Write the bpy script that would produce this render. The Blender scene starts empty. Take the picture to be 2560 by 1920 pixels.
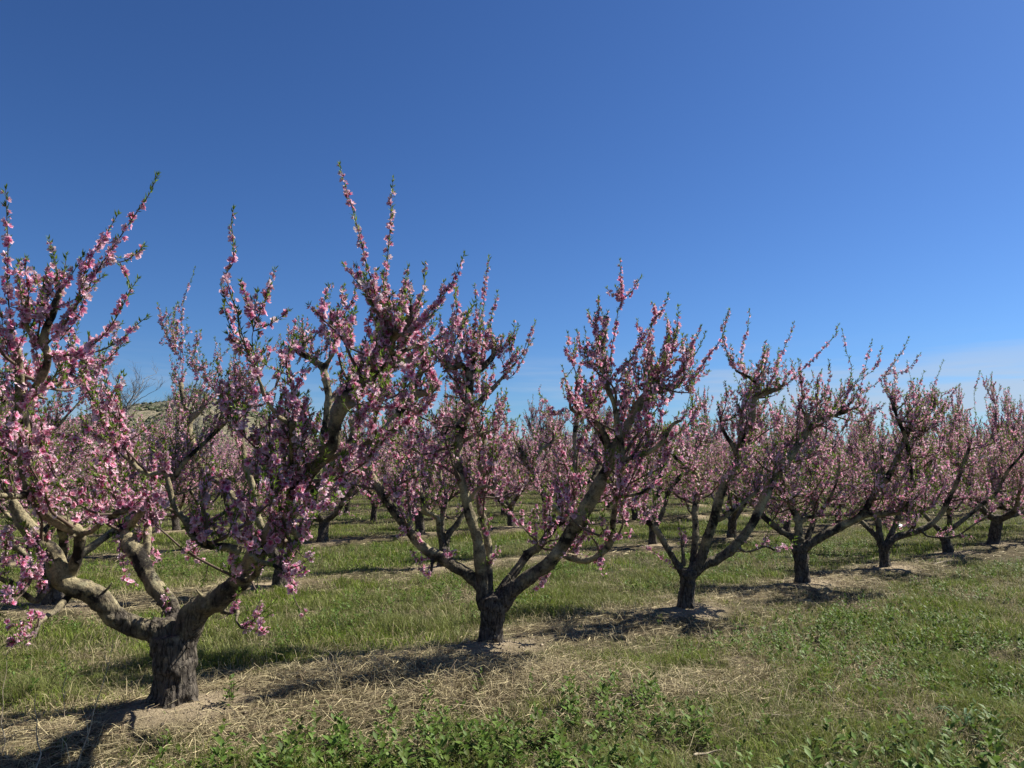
import bpy, math, random
import numpy as np

# ------------------------------------------------------------------ camera, sky, sun, exposure
scene = bpy.context.scene
COL = scene.collection
W0, H0, FPX, HZ = 2560.0, 1920.0, 1934.0, 1173.5
CAMH = 1.65
PITCH = math.atan((HZ - H0 / 2) / FPX)
cam_d = bpy.data.cameras.new("camera")
cam = bpy.data.objects.new("camera", cam_d); COL.objects.link(cam)
cam_d.sensor_width = 36.0; cam_d.lens = 36.0 * FPX / W0
cam_d.clip_start = 0.05; cam_d.clip_end = 6000
cam.location = (0, 0, CAMH); cam.rotation_euler = (math.pi / 2 + PITCH, 0, 0)
scene.camera = cam

SUN_AZ, SUN_EL = math.radians(66), math.radians(47)      # azimuth clockwise from +Y (view direction)
world = bpy.data.worlds.new("World"); scene.world = world; world.use_nodes = True
nt = world.node_tree; nt.nodes.clear()
def N(t, kind, **kw):
    n = t.nodes.new(kind)
    for k, v in kw.items():
        setattr(n, k, v)
    return n
sky = N(nt, 'ShaderNodeTexSky', sky_type='NISHITA', sun_disc=False, sun_elevation=SUN_EL, sun_rotation=SUN_AZ,
        altitude=300, air_density=1.0, dust_density=0.5, ozone_density=3.0)
tc = N(nt, 'ShaderNodeTexCoord'); sep = N(nt, 'ShaderNodeSeparateXYZ')
mp = N(nt, 'ShaderNodeMapping'); mp.inputs['Scale'].default_value = (1.6, 1.6, 22.0)
nz = N(nt, 'ShaderNodeTexNoise'); nz.inputs['Scale'].default_value = 1.7; nz.inputs['Detail'].default_value = 7; nz.inputs['Roughness'].default_value = .55
bg = N(nt, 'ShaderNodeBackground'); out = N(nt, 'ShaderNodeOutputWorld')
L = nt.links.new
L(tc.outputs['Generated'], sep.inputs[0]); L(tc.outputs['Generated'], mp.inputs[0]); L(mp.outputs[0], nz.inputs['Vector'])
mr = N(nt, 'ShaderNodeMapRange', interpolation_type='SMOOTHSTEP')      # low thin cloud bank
mr.inputs['From Min'].default_value = .160; mr.inputs['From Max'].default_value = .10
L(sep.outputs['Z'], mr.inputs['Value'])
mrx = N(nt, 'ShaderNodeMapRange', interpolation_type='SMOOTHSTEP')
mrx.inputs['From Min'].default_value = -.35; mrx.inputs['From Max'].default_value = .6
mrx.inputs['To Min'].default_value = .45; mrx.inputs['To Max'].default_value = 1
L(sep.outputs['X'], mrx.inputs['Value'])
mn = N(nt, 'ShaderNodeMapRange', interpolation_type='SMOOTHSTEP')
mn.inputs['From Min'].default_value = .36; mn.inputs['From Max'].default_value = .62
L(nz.outputs['Fac'], mn.inputs['Value'])
m1 = N(nt, 'ShaderNodeMath', operation='MULTIPLY'); m2 = N(nt, 'ShaderNodeMath', operation='MULTIPLY'); m3 = N(nt, 'ShaderNodeMath', operation='MULTIPLY')
L(mr.outputs[0], m1.inputs[0]); L(mrx.outputs[0], m1.inputs[1]); L(m1.outputs[0], m2.inputs[0]); L(mn.outputs[0], m2.inputs[1])
L(m2.outputs[0], m3.inputs[0]); m3.inputs[1].default_value = .66
tint = N(nt, 'ShaderNodeMix', data_type='RGBA', blend_type='MULTIPLY'); tint.inputs[0].default_value = 1
tint.inputs[7].default_value = (.215, .30, .41, 1)
gam = N(nt, 'ShaderNodeGamma'); gam.inputs[1].default_value = 1.25
mix = N(nt, 'ShaderNodeMix', data_type='RGBA'); mix.inputs[7].default_value = (3.1, 3.5, 4.15, 1)
L(sky.outputs[0], gam.inputs[0]); L(gam.outputs[0], tint.inputs[6]); L(tint.outputs[2], mix.inputs[6]); L(m3.outputs[0], mix.inputs[0])
L(mix.outputs[2], bg.inputs['Color']); bg.inputs['Strength'].default_value = .085
L(bg.outputs[0], out.inputs[0])

sd = bpy.data.lights.new("sun", 'SUN'); sd.energy = 5.0; sd.angle = math.radians(.5); sd.color = (1.0, .94, .83)
sun = bpy.data.objects.new("sun", sd); COL.objects.link(sun)
sdir = np.array([math.sin(SUN_AZ) * math.cos(SUN_EL), math.cos(SUN_AZ) * math.cos(SUN_EL), math.sin(SUN_EL)])
from mathutils import Vector, Matrix
sun.rotation_euler = Vector(-sdir).to_track_quat('-Z', 'Y').to_euler()
sun.location = (0, 0, 50)
scene.view_settings.view_transform = 'Standard'; scene.view_settings.look = 'None'
scene.view_settings.exposure = 1.02; scene.view_settings.gamma = 1.0
scene.render.engine = 'CYCLES'
scene.cycles.max_bounces = 5; scene.cycles.diffuse_bounces = 2; scene.cycles.transparent_max_bounces = 8

# ------------------------------------------------------------------ helpers
RNG = np.random.default_rng(7)
CA, SA = math.cos(PITCH), math.sin(PITCH)
def ray(u, v):
    a = (u - W0 / 2) / FPX; b = (H0 / 2 - v) / FPX
    return np.array([a, CA - b * SA, SA + b * CA])
def at_depth(u, v, Y):
    d = ray(u, v); return np.array([0, 0, CAMH]) + d * (Y / d[1])
def on_ground(u, v, z=0.0):
    d = ray(u, v); return np.array([0, 0, CAMH]) + d * ((z - CAMH) / d[2])
def norm(v):
    v = np.asarray(v, float); n = np.linalg.norm(v, axis=-1, keepdims=True); return v / np.maximum(n, 1e-9)

_perm = np.random.default_rng(99).random((64, 64, 64))
def vnoise3(p):
    p = np.asarray(p, float); i = np.floor(p).astype(int); f = p - i; f = f * f * (3 - 2 * f); i &= 63; j = (i + 1) & 63
    r = 0
    for a in (0, 1):
        for b in (0, 1):
            for c in (0, 1):
                w = (f[..., 0] if a else 1 - f[..., 0]) * (f[..., 1] if b else 1 - f[..., 1]) * (f[..., 2] if c else 1 - f[..., 2])
                r = r + w * _perm[(j if a else i)[..., 0], (j if b else i)[..., 1], (j if c else i)[..., 2]]
    return r
def vnoise2(x, y, s, off=0.0):
    x = np.asarray(x, float); y = np.asarray(y, float)
    return vnoise3(np.stack([x * s + off, y * s + off * 1.7, np.full_like(x, off * .37)], -1))
def fbm2(x, y, s, off=0.0):
    return .55 * vnoise2(x, y, s, off) + .28 * vnoise2(x, y, s * 2.1, off + 11) + .17 * vnoise2(x, y, s * 4.7, off + 23)

def build(name, V, quads=None, tris=None, col=None, mat=None, parent=None, smooth=True, link=True):
    me = bpy.data.meshes.new(name)
    V = np.asarray(V, np.float32)
    nq = 0 if quads is None else len(quads); ntr = 0 if tris is None else len(tris)
    me.vertices.add(len(V)); me.vertices.foreach_set('co', V.ravel())
    loops = []
    if nq: loops.append(np.asarray(quads, np.int32).ravel())
    if ntr: loops.append(np.asarray(tris, np.int32).ravel())
    loops = np.concatenate(loops)
    me.loops.add(len(loops)); me.loops.foreach_set('vertex_index', loops)
    me.polygons.add(nq + ntr)
    tot = np.concatenate([np.full(nq, 4, np.int32), np.full(ntr, 3, np.int32)])
    st = np.concatenate([[0], np.cumsum(tot)[:-1]]).astype(np.int32)
    me.polygons.foreach_set('loop_start', st)
    me.polygons.foreach_set('use_smooth', np.full(nq + ntr, smooth, bool))
    me.update(calc_edges=True)
    if col is not None:
        ca = me.color_attributes.new('col', 'FLOAT_COLOR', 'POINT')
        c = np.ones((len(V), 4), np.float32); c[:, :3] = col
        ca.data.foreach_set('color', c.ravel())
    if mat: me.materials.append(mat)
    o = bpy.data.objects.new(name, me)
    if link: COL.objects.link(o)
    if parent: o.parent = parent
    return o
class MB:
    def __init__(s): s.V = []; s.Q = []; s.T = []; s.C = []; s.n = 0
    def add(s, V, Q=None, T=None, c=None):
        V = np.asarray(V, float)
        s.V.append(V)
        if Q is not None and len(Q): s.Q.append(np.asarray(Q) + s.n)
        if T is not None and len(T): s.T.append(np.asarray(T) + s.n)
        if c is not None: s.C.append(np.broadcast_to(np.asarray(c, float), (len(V), 3)))
        s.n += len(V)
    def obj(s, name, mat=None, parent=None, origin=None, **k):
        if not s.V: return None
        V = np.concatenate(s.V)
        if origin is not None: V = V - origin
        return build(name, V, np.concatenate(s.Q) if s.Q else None, np.concatenate(s.T) if s.T else None,
                     np.concatenate(s.C) if s.C else None, mat, parent, **k)
def empty(name, loc, rz=0.0):
    o = bpy.data.objects.new(name, None); COL.objects.link(o); o.location = tuple(loc); o.rotation_euler = (0, 0, rz)
    o.empty_display_size = .2; return o
def tag(o, label=None, cat=None, group=None, kind=None):
    if label: o['label'] = label
    if cat: o['category'] = cat
    if group: o['group'] = group
    if kind: o['kind'] = kind
    return o

def smooth_line(P, R, k=4):
    P = np.asarray(P, float); R = np.asarray(R, float)
    if len(P) < 3:
        t = np.linspace(0, 1, k + 1)[:, None]
        return P[0] + (P[-1] - P[0]) * t, np.interp(t[:, 0], [0, 1], [R[0], R[-1]])
    A = np.vstack([2 * P[0] - P[1], P, 2 * P[-1] - P[-2]])
    out = []; rr = []
    for i in range(len(P) - 1):
        p0, p1, p2, p3 = A[i], A[i + 1], A[i + 2], A[i + 3]
        for t in np.arange(k) / k:
            out.append(.5 * (2 * p1 + (p2 - p0) * t + (2 * p0 - 5 * p1 + 4 * p2 - p3) * t * t + (3 * p1 - p0 - 3 * p2 + p3) * t ** 3))
            rr.append(R[i] + (R[i + 1] - R[i]) * t)
    out.append(P[-1]); rr.append(R[-1])
    return np.array(out), np.array(rr)
def tube(mb, P, R, ns=8, lump=0.0, cap=True, col=None, seed=0.0):
    P = np.asarray(P, float); R = np.asarray(R, float); n = len(P)
    T = norm(np.gradient(P, axis=0))
    ref = np.array([0, 0, 1.0]) if abs(T[0][2]) < .8 else np.array([1.0, 0, 0])
    Nn = np.zeros_like(P); Nn[0] = norm(np.cross(T[0], ref))
    for i in range(1, n):
        v = Nn[i - 1] - T[i] * np.dot(Nn[i - 1], T[i]); Nn[i] = norm(v)
    B = np.cross(T, Nn)
    a = np.arange(ns) * 2 * math.pi / ns
    ring = Nn[:, None, :] * np.cos(a)[None, :, None] + B[:, None, :] * np.sin(a)[None, :, None]
    rr = np.repeat(R[:, None], ns, 1)
    if lump:
        q = P[:, None, :] + ring * rr[..., None]
        rr = rr * (1 + lump * (vnoise3(q * 9 + seed) * 2 - 1) + lump * .6 * (vnoise3(q * 23 + seed + 7) * 2 - 1))
    V = (P[:, None, :] + ring * rr[..., None]).reshape(-1, 3)
    i = np.arange(n - 1)[:, None] * ns; j = np.arange(ns)[None, :]; j2 = (j + 1) % ns
    Q = np.stack([i + j, i + j2, i + ns + j2, i + ns + j], -1).reshape(-1, 4)
    Tt = []
    if cap:
        c1 = P[-1] + T[-1] * R[-1] * .25; V = np.vstack([V, P[0][None], c1[None]])
        b = (n - 1) * ns; jj = np.arange(ns); k = (jj + 1) % ns
        Tt = np.vstack([np.stack([np.full(ns, n * ns + 1), b + jj, b + k], -1), np.stack([np.full(ns, n * ns), k, jj], -1)])
    mb.add(V, Q, Tt, col)

# ------------------------------------------------------------------ materials
def mat_new(name):
    m = bpy.data.materials.new(name); m.use_nodes = True; t = m.node_tree
    return m, t, t.nodes['Principled BSDF'], t.nodes['Material Output']
def ramp(t, stops, interp='LINEAR'):
    r = N(t, 'ShaderNodeValToRGB'); r.color_ramp.interpolation = interp
    e = r.color_ramp.elements
    while len(e) < len(stops): e.new(.5)
    for k, (p, c) in enumerate(stops):
        e[k].position = p; e[k].color = (*c, 1)
    return r
def noise(t, vec, scale, detail=4, rough=.55):
    n = N(t, 'ShaderNodeTexNoise'); n.inputs['Scale'].default_value = scale; n.inputs['Detail'].default_value = detail
    n.inputs['Roughness'].default_value = rough; t.links.new(vec, n.inputs['Vector']); return n
def bark_material(name, light, mid, dark, patch):
    m, t, b, o = mat_new(name); l = t.links.new
    co = N(t, 'ShaderNodeTexCoord'); O_ = co.outputs['Object']; sp = N(t, 'ShaderNodeSeparateXYZ'); l(O_, sp.inputs[0])
    def mul(a, c, f=1.0, mode='MULTIPLY'):
        x = N(t, 'ShaderNodeMix', data_type='RGBA', blend_type=mode)
        if isinstance(f, float): x.inputs[0].default_value = f
        else: l(f, x.inputs[0])
        l(a, x.inputs[6])
        if isinstance(c, tuple): x.inputs[7].default_value = (*c, 1)
        else: l(c, x.inputs[7])
        return x.outputs[2]
    # old rough bark at the foot, giving way unevenly to younger smooth bark
    nb = noise(t, O_, 7, 4); ma = N(t, 'ShaderNodeMath', operation='MULTIPLY_ADD'); l(nb.outputs['Fac'], ma.inputs[0]); ma.inputs[1].default_value = 1.0; l(sp.outputs[2], ma.inputs[2])
    old = N(t, 'ShaderNodeMapRange', interpolation_type='SMOOTHSTEP'); old.inputs['From Min'].default_value = 1.45; old.inputs['From Max'].default_value = .95; l(ma.outputs[0], old.inputs[0])
    n1 = noise(t, O_, 4.2, 6, .62); r1 = ramp(t, [(patch, dark), (patch + .09, mid), (.66, light)]); l(n1.outputs['Fac'], r1.inputs[0])
    n2 = noise(t, O_, 46, 7, .75); r2 = ramp(t, [(.30, (.25, .25, .25)), (.47, (.85, .85, .85)), (.70, (1.35, 1.3, 1.2))]); l(n2.outputs['Fac'], r2.inputs[0])
    young = mul(r1.outputs[0], r2.outputs[0])
    # lenticels / ring marks
    n4 = noise(t, O_, 110, 3, .6); r4 = ramp(t, [(.36, (.45, .42, .38)), (.42, (1, 1, 1))]); l(n4.outputs['Fac'], r4.inputs[0]); young = mul(young, r4.outputs[0], .7)
    n3 = noise(t, O_, 14, 6, .65); rl = ramp(t, [(.57, (0, 0, 0)), (.66, (.55, .55, .55))]); l(n3.outputs['Fac'], rl.inputs[0]); young = mul(young, (.34, .32, .20), rl.outputs[0], 'MIX')
    ms = N(t, 'ShaderNodeMapping'); ms.inputs['Scale'].default_value = (1, 1, .22); l(O_, ms.inputs[0])
    nd = noise(t, ms.outputs[0], 12, 4); wob = mul(ms.outputs[0], nd.outputs['Color'], .13, 'MIX')
    v = N(t, 'ShaderNodeTexVoronoi', feature='DISTANCE_TO_EDGE'); v.inputs['Scale'].default_value = 26; l(wob, v.inputs['Vector'])
    rc = ramp(t, [(0, (.22, .2, .19)), (.10, (1, 1, 1))]); l(v.outputs[0], rc.inputs[0])
    ro = ramp(t, [(.35, (.045, .038, .032)), (.55, (.10, .085, .068)), (.72, (.20, .175, .135))]); n5 = noise(t, O_, 24, 6, .7); l(n5.outputs['Fac'], ro.inputs[0])
    oldc = mul(ro.outputs[0], rc.outputs[0])
    l(mul(young, oldc, old.outputs[0], 'MIX'), b.inputs['Base Color']); b.inputs['Roughness'].default_value = .85; b.inputs['Specular IOR Level'].default_value = .2
    hy = N(t, 'ShaderNodeMath', operation='ADD'); l(n2.outputs['Fac'], hy.inputs[0]); l(r4.outputs[0], hy.inputs[1])
    ho = N(t, 'ShaderNodeMath', operation='ADD'); l(rc.outputs[0], ho.inputs[0]); l(n5.outputs['Fac'], ho.inputs[1])
    hm = N(t, 'ShaderNodeMix', data_type='FLOAT'); l(old.outputs[0], hm.inputs[0]); l(hy.outputs[0], hm.inputs[2]); l(ho.outputs[0], hm.inputs[3])
    bp = N(t, 'ShaderNodeBump'); bp.inputs['Strength'].default_value = .8; bp.inputs['Distance'].default_value = .012; l(hm.outputs[0], bp.inputs['Height']); l(bp.outputs[0], b.inputs['Normal'])
    return m
M_LIMB = bark_material('bark', (.44, .385, .235), (.25, .215, .135), (.022, .018, .015), .415)
M_TRUNK = M_LIMB
def leafy(name, rough, trans, spec=.3, gain=1.0):
    m, t, b, o = mat_new(name); l = t.links.new
    a = N(t, 'ShaderNodeVertexColor', layer_name='col')
    oi = N(t, 'ShaderNodeObjectInfo'); hs = N(t, 'ShaderNodeHueSaturation'); l(a.outputs[0], hs.inputs['Color'])
    mr_ = N(t, 'ShaderNodeMapRange'); mr_.inputs['To Min'].default_value = .9 * gain; mr_.inputs['To Max'].default_value = 1.08 * gain
    l(oi.outputs['Random'], mr_.inputs[0]); l(mr_.outputs[0], hs.inputs['Value'])
    l(hs.outputs[0], b.inputs['Base Color']); b.inputs['Roughness'].default_value = rough; b.inputs['Specular IOR Level'].default_value = spec
    tr = N(t, 'ShaderNodeBsdfTranslucent'); l(hs.outputs[0], tr.inputs['Color'])
    ms = N(t, 'ShaderNodeMixShader'); ms.inputs[0].default_value = trans
    l(b.outputs[0], ms.inputs[1]); l(tr.outputs[0], ms.inputs[2]); l(ms.outputs[0], o.inputs[0])
    return m
M_PETAL = leafy('petal', .6, .38, .2)
M_LEAF = leafy('leaf', .55, .35, .18)
M_GRASS = leafy('grass_blade', .6, .3, .2)
M_STRAW = leafy('straw', .7, .15, .2)
def plain(name, col, rough=.7, var=None, scale=8, bump=0.0, spec=.3, ncol=None):
    m, t, b, o = mat_new(name); l = t.links.new
    co = N(t, 'ShaderNodeTexCoord'); n = noise(t, co.outputs['Object'], scale, 5, .6)
    r = ramp(t, [(.3, var or tuple(c * .6 for c in col)), (.65, col)]); l(n.outputs['Fac'], r.inputs[0]); l(r.outputs[0], b.inputs['Base Color'])
    b.inputs['Roughness'].default_value = rough; b.inputs['Specular IOR Level'].default_value = spec
    if bump:
        bp = N(t, 'ShaderNodeBump'); bp.inputs['Strength'].default_value = bump; bp.inputs['Distance'].default_value = .02
        l(n.outputs['Fac'], bp.inputs['Height']); l(bp.outputs[0], b.inputs['Normal'])
    return m
M_TWIG = plain('twig_bark', (.15, .10, .075), .7, (.07, .055, .04), 20)
M_TWIGG = plain('grey_twig_bark', (.24, .23, .21), .8, (.14, .13, .12), 20)
M_STICK = plain('dead_wood', (.42, .36, .26), .8, (.2, .16, .11), 30, .4)
M_STICKD = plain('dark_dead_wood', (.14, .09, .06), .8, (.07, .05, .04), 30, .4)

# ------------------------------------------------------------------ orchard lattice
base_px = [(434, 1765), (1227, 1609), (1716, 1522), (2006, 1456), (2213, 1418), (2370, 1378), (2484, 1358)]
BASES = [on_ground(*p) for p in base_px]
Dv = norm(BASES[4] - BASES[0])[:2]; Dv = Dv / np.linalg.norm(Dv); Nv = np.array([-Dv[1], Dv[0]])
def uv_of(x, y): return x * Nv[0] + y * Nv[1], x * Dv[0] + y * Dv[1]
U1 = float(np.mean([uv_of(b[0], b[1])[0] for b in BASES[:4]]))
R2 = on_ground(1631, 1361); R3 = on_ground(1277, 1319); R4 = on_ground(1342, 1283)
U2 = uv_of(R2[0], R2[1])[0]; U3 = uv_of(R3[0], R3[1])[0]; ROWD = (U3 - U1) / 2
V1 = uv_of(*BASES[0][:2])[1]; V2 = uv_of(R2[0], R2[1])[1]; V3 = uv_of(R3[0], R3[1])[1]
SP = (uv_of(*BASES[3][:2])[1] - V1) / 3
print('ROWS', U1, U2, U3, 'rowd', ROWD, 'spacing', SP, 'dir', Dv)
def to_xy(u, v): return np.array([Nv[0] * u + Dv[0] * v, Nv[1] * u + Dv[1] * v])

# tree positions: (row, slot, x, y)
TREES = []
for i, b in enumerate(BASES): TREES.append((0, i, b[0], b[1]))
for i in range(7, 22):
    p = to_xy(U1, V1 + SP * i); TREES.append((0, i, p[0] + RNG.normal(0, .08), p[1] + RNG.normal(0, .08)))
p = to_xy(U1, V1 - SP); TREES.append((0, -1, p[0], p[1]))
HFOV = math.atan(W0 / 2 / FPX)
for r in range(1, 15):
    u = [0, U2, U3][r] if r < 3 else U3 + (r - 2) * ROWD
    v0 = [0, V2, V3][r] if r < 3 else RNG.uniform(0, SP)
    for k in range(-40, 41):
        p = to_xy(u + RNG.normal(0, .1), v0 + k * SP + RNG.normal(0, .12))
        if p[1] < 3: continue
        ang = math.atan2(p[0], p[1])
        if abs(ang) > HFOV + 2.6 / max(p[1], 3): continue
        TREES.append((r, k, p[0], p[1]))
TXY = np.array([[t[2], t[3]] for t in TREES])

# ------------------------------------------------------------------ ground
def row_dist(x, y):
    u = x * Nv[0] + y * Nv[1]
    rows = np.array([U1, U2, U3] + [U3 + k * ROWD for k in range(1, 13)])
    d = np.full(np.shape(x), 1e9)
    for r in rows: d = np.minimum(d, np.abs(u - r))
    return u, d
def mound(x, y):
    near = TXY[TXY[:, 1] < 40]; h = np.zeros(np.shape(x))
    for tx, ty in near:
        dx, dy = x - tx - .08, y - ty + .10
        a = dx * Dv[0] + dy * Dv[1]; b = dx * Nv[0] + dy * Nv[1]
        h = np.maximum(h, np.exp(-((a / .62) ** 2 + (b / .42) ** 2)))
    return h * (.55 + .75 * fbm2(x, y, 2.6, 77))
def gheight(x, y):
    u, d = row_dist(x, y)
    fade = np.clip(1 - (np.hypot(x, y) - 40) / 40, 0, 1)
    h = .05 * np.exp(-(d / .6) ** 2) + .045 * mound(x, y) - .05
    h = h + (fbm2(x, y, .9, 3.3) - .5) * .09 + (fbm2(x, y, 3.1, 8.1) - .5) * .05
    s = np.exp(-(((x + .15) / 1.6) ** 2 + ((y - 6.2) / .75) ** 2)) * .10 + (fbm2(x, y, 7.0, 44) - .5) * .035
    return (h + s) * fade - .02
def warped(lo, hi, d0, d1, step, growth=1.13):
    a = list(np.arange(d0, d1, step)); s = step
    while a[-1] < hi: s *= growth; a.append(a[-1] + s)
    s = step
    while a[0] > lo: s *= growth; a.insert(0, a[0] - s)
    return np.array(a)
gx = warped(-3500, 3500, -7, 9, .055); gy = warped(-400, 4200, 3.2, 14, .055)
GX, GY = np.meshgrid(gx, gy)
GZ = gheight(GX.ravel(), GY.ravel())
nx, ny = len(gx), len(gy)
ii = (np.arange(ny - 1)[:, None] * nx + np.arange(nx - 1)[None, :]).ravel()
GQ = np.stack([ii, ii + 1, ii + nx + 1, ii + nx], -1)
def lush(x, y):        # 0 bare/dry .. 1 green
    u, d = row_dist(x, y)
    g = .52 + (fbm2(x, y, .55, 5.5) - .5) * 1.5 + (fbm2(x, y, 2.2, 15.5) - .5) * 2.1
    lane = np.clip((U1 - .45 - u) / .8, 0, 1) * (.55 + .9 * (fbm2(x, y, 1.5, 91)))
    aisle = np.clip((d - .5) / .6, 0, 1) * (u > U1)
    g = g * .62 + .50 * aisle + .34 * lane - .20 * np.exp(-(d / .45) ** 2)
    g = g - .75 * np.exp(-(((x + .35) / 1.45) ** 2 + ((y - 5.9) / .75) ** 2)) * (u < U1 + .1)
    g = g - .30 * np.exp(-(((x - 1.9) / .7) ** 2 + ((y - 5.6) / .5) ** 2)) - .3 * np.exp(-(((x - 3.2) / .7) ** 2 + ((y - 4.7) / .3) ** 2))
    g = g + .55 * np.exp(-(((x + 3.0) / .9) ** 2 + ((y - 5.7) / .55) ** 2))
    return np.clip(g, 0, 1)
lu = lush(GX.ravel(), GY.ravel()); mo = mound(GX.ravel(), GY.ravel())
_, dd = row_dist(GX.ravel(), GY.ravel())
strip = np.exp(-(dd / .35) ** 2) * np.clip((fbm2(GX.ravel(), GY.ravel(), 1.3, 71) - .42) * 6, 0, 1)
bare = np.clip(np.maximum(mo * 1.5 - .35 + (fbm2(GX.ravel(), GY.ravel(), 4, 9) - .5) * .8, strip * .55), 0, 1)
gcol = np.stack([lu, bare, fbm2(GX.ravel(), GY.ravel(), 2.3, 41)], -1)
m, t, b, o = mat_new('ground_soil'); l = t.links.new
va = N(t, 'ShaderNodeVertexColor', layer_name='col'); sp_ = N(t, 'ShaderNodeSeparateColor'); l(va.outputs[0], sp_.inputs[0])
co = N(t, 'ShaderNodeTexCoord')
nA = noise(t, co.outputs['Object'], 9, 8, .7); nB = noise(t, co.outputs['Object'], 60, 4, .7)
rs = ramp(t, [(.3, (.03, .024, .014)), (.5, (.08, .064, .036)), (.7, (.16, .13, .078))]); l(nA.outputs['Fac'], rs.inputs[0])
rg = ramp(t, [(.3, (.02, .028, .009)), (.52, (.045, .062, .018)), (.75, (.10, .105, .04))]); l(nA.outputs['Fac'], rg.inputs[0])
rb = ramp(t, [(.3, (.18, .14, .09)), (.5, (.33, .265, .175)), (.75, (.46, .38, .26))]); l(nB.outputs['Fac'], rb.inputs[0])
x1 = N(t, 'ShaderNodeMix', data_type='RGBA'); x2 = N(t, 'ShaderNodeMix', data_type='RGBA')
l(sp_.outputs[0], x1.inputs[0]); l(rs.outputs[0], x1.inputs[6]); l(rg.outputs[0], x1.inputs[7])
l(sp_.outputs[1], x2.inputs[0]); l(x1.outputs[2], x2.inputs[6]); l(rb.outputs[0], x2.inputs[7])
l(x2.outputs[2], b.inputs['Base Color']); b.inputs['Roughness'].default_value = .95; b.inputs['Specular IOR Level'].default_value = .1
bp = N(t, 'ShaderNodeBump'); bp.inputs['Strength'].default_value = .9; bp.inputs['Distance'].default_value = .03
ad = N(t, 'ShaderNodeMath', operation='ADD'); l(nA.outputs['Fac'], ad.inputs[0]); l(nB.outputs['Fac'], ad.inputs[1]); l(ad.outputs[0], bp.inputs['Height'])
l(bp.outputs[0], b.inputs['Normal'])
g = build('ground', np.stack([GX.ravel(), GY.ravel(), GZ], -1), GQ, None, gcol, m); tag(g, kind='structure')

# ------------------------------------------------------------------ ground cover
def scatter(n, x0, x1, y0, y1, dens, rng, view=True):
    x = rng.uniform(x0, x1, n); y = rng.uniform(y0, y1, n)
    k = rng.random(n) < dens(x, y)
    if view: k &= np.abs(x) < y * .70 + .8
    return x[k], y[k]
def blades(x, y, h, lean, w, col, rng, mb, sag=.35):
    n = len(x); z = gheight(x, y) - .005
    az = rng.uniform(0, 2 * math.pi, n); d = np.stack([np.cos(az), np.sin(az)], -1)
    fa = rng.uniform(0, 2 * math.pi, n); s = np.stack([np.cos(fa), np.sin(fa), np.zeros(n)], -1) * (w / 2)[:, None]
    P0 = np.stack([x, y, z], -1)
    le = lean * h
    P1 = P0 + np.stack([d[:, 0] * le * .35, d[:, 1] * le * .35, h * .55], -1)
    P2 = P0 + np.stack([d[:, 0] * le, d[:, 1] * le, h * (1 - sag * lean)], -1)
    V = np.stack([P0 - s, P0 + s, P1 + s * .8, P1 - s * .8, P2], 1).reshape(-1, 3)
    i = np.arange(n)[:, None] * 5
    mb.add(V, i + np.array([[0, 1, 2, 3]]), i + np.array([[3, 2, 4]]), np.repeat(col, 5, 0))
def gcolr(n, rng, a, b_, dry=0.0, dcol=(.40, .34, .18)):
    t_ = rng.random(n)[:, None]; c = np.array(a) * (1 - t_) + np.array(b_) * t_
    k = rng.random(n) < dry; c[k] = np.array(dcol) * rng.uniform(.6, 1.1, (k.sum(), 1)); return c
rg1 = np.random.default_rng(11); mb = MB()
bands = [(3.6, 7.5, 330000, 1.0), (7.5, 13, 300000, 1.35), (13, 24, 230000, 2.2), (24, 60, 150000, 4.5)]
for (y0, y1, n, sc) in bands:
    X = y1 * .70 + 1
    x, y = scatter(n, -X, X, y0, y1, lambda x, y: np.clip(lush(x, y) * 1.1 - .05, .10, 1) * (1 - .93 * (mound(x, y) > .42)), rg1)
    lg = lush(x, y); k = len(x); cl = fbm2(x, y, 1.6, 61)
    h = (.025 + .11 * lg * rg1.random(k) + .22 * np.clip(cl - .48, 0, 1) * 2 * lg) * (1 if sc < 3 else 1.4)
    c = gcolr(k, rg1, (.07, .125, .014), (.27, .34, .045), .2) * rg1.uniform(.55, 1.2, (k, 1)) * (.36 + 1.15 * fbm2(x, y, 4.0, 201))[:, None]
    yl = np.clip((fbm2(x, y, .8, 87) - .42) * 4, 0, 1)[:, None]; c = c * (1 - yl * .5) + np.array([.20, .20, .085]) * yl * .5
    dryk = (rg1.random(k) > lg * 1.15 - .03); c[dryk] = np.array([.33, .28, .16]) * rg1.uniform(.5, 1.15, (dryk.sum(), 1))
    blades(x, y, h, rg1.uniform(.2, 1.3, k), rg1.uniform(.003, .0055, k) * sc, c, rg1, mb)
tag(mb.obj('grass', M_GRASS), 'short green and yellowing grass covering the orchard floor', 'grass', kind='stuff')

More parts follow.
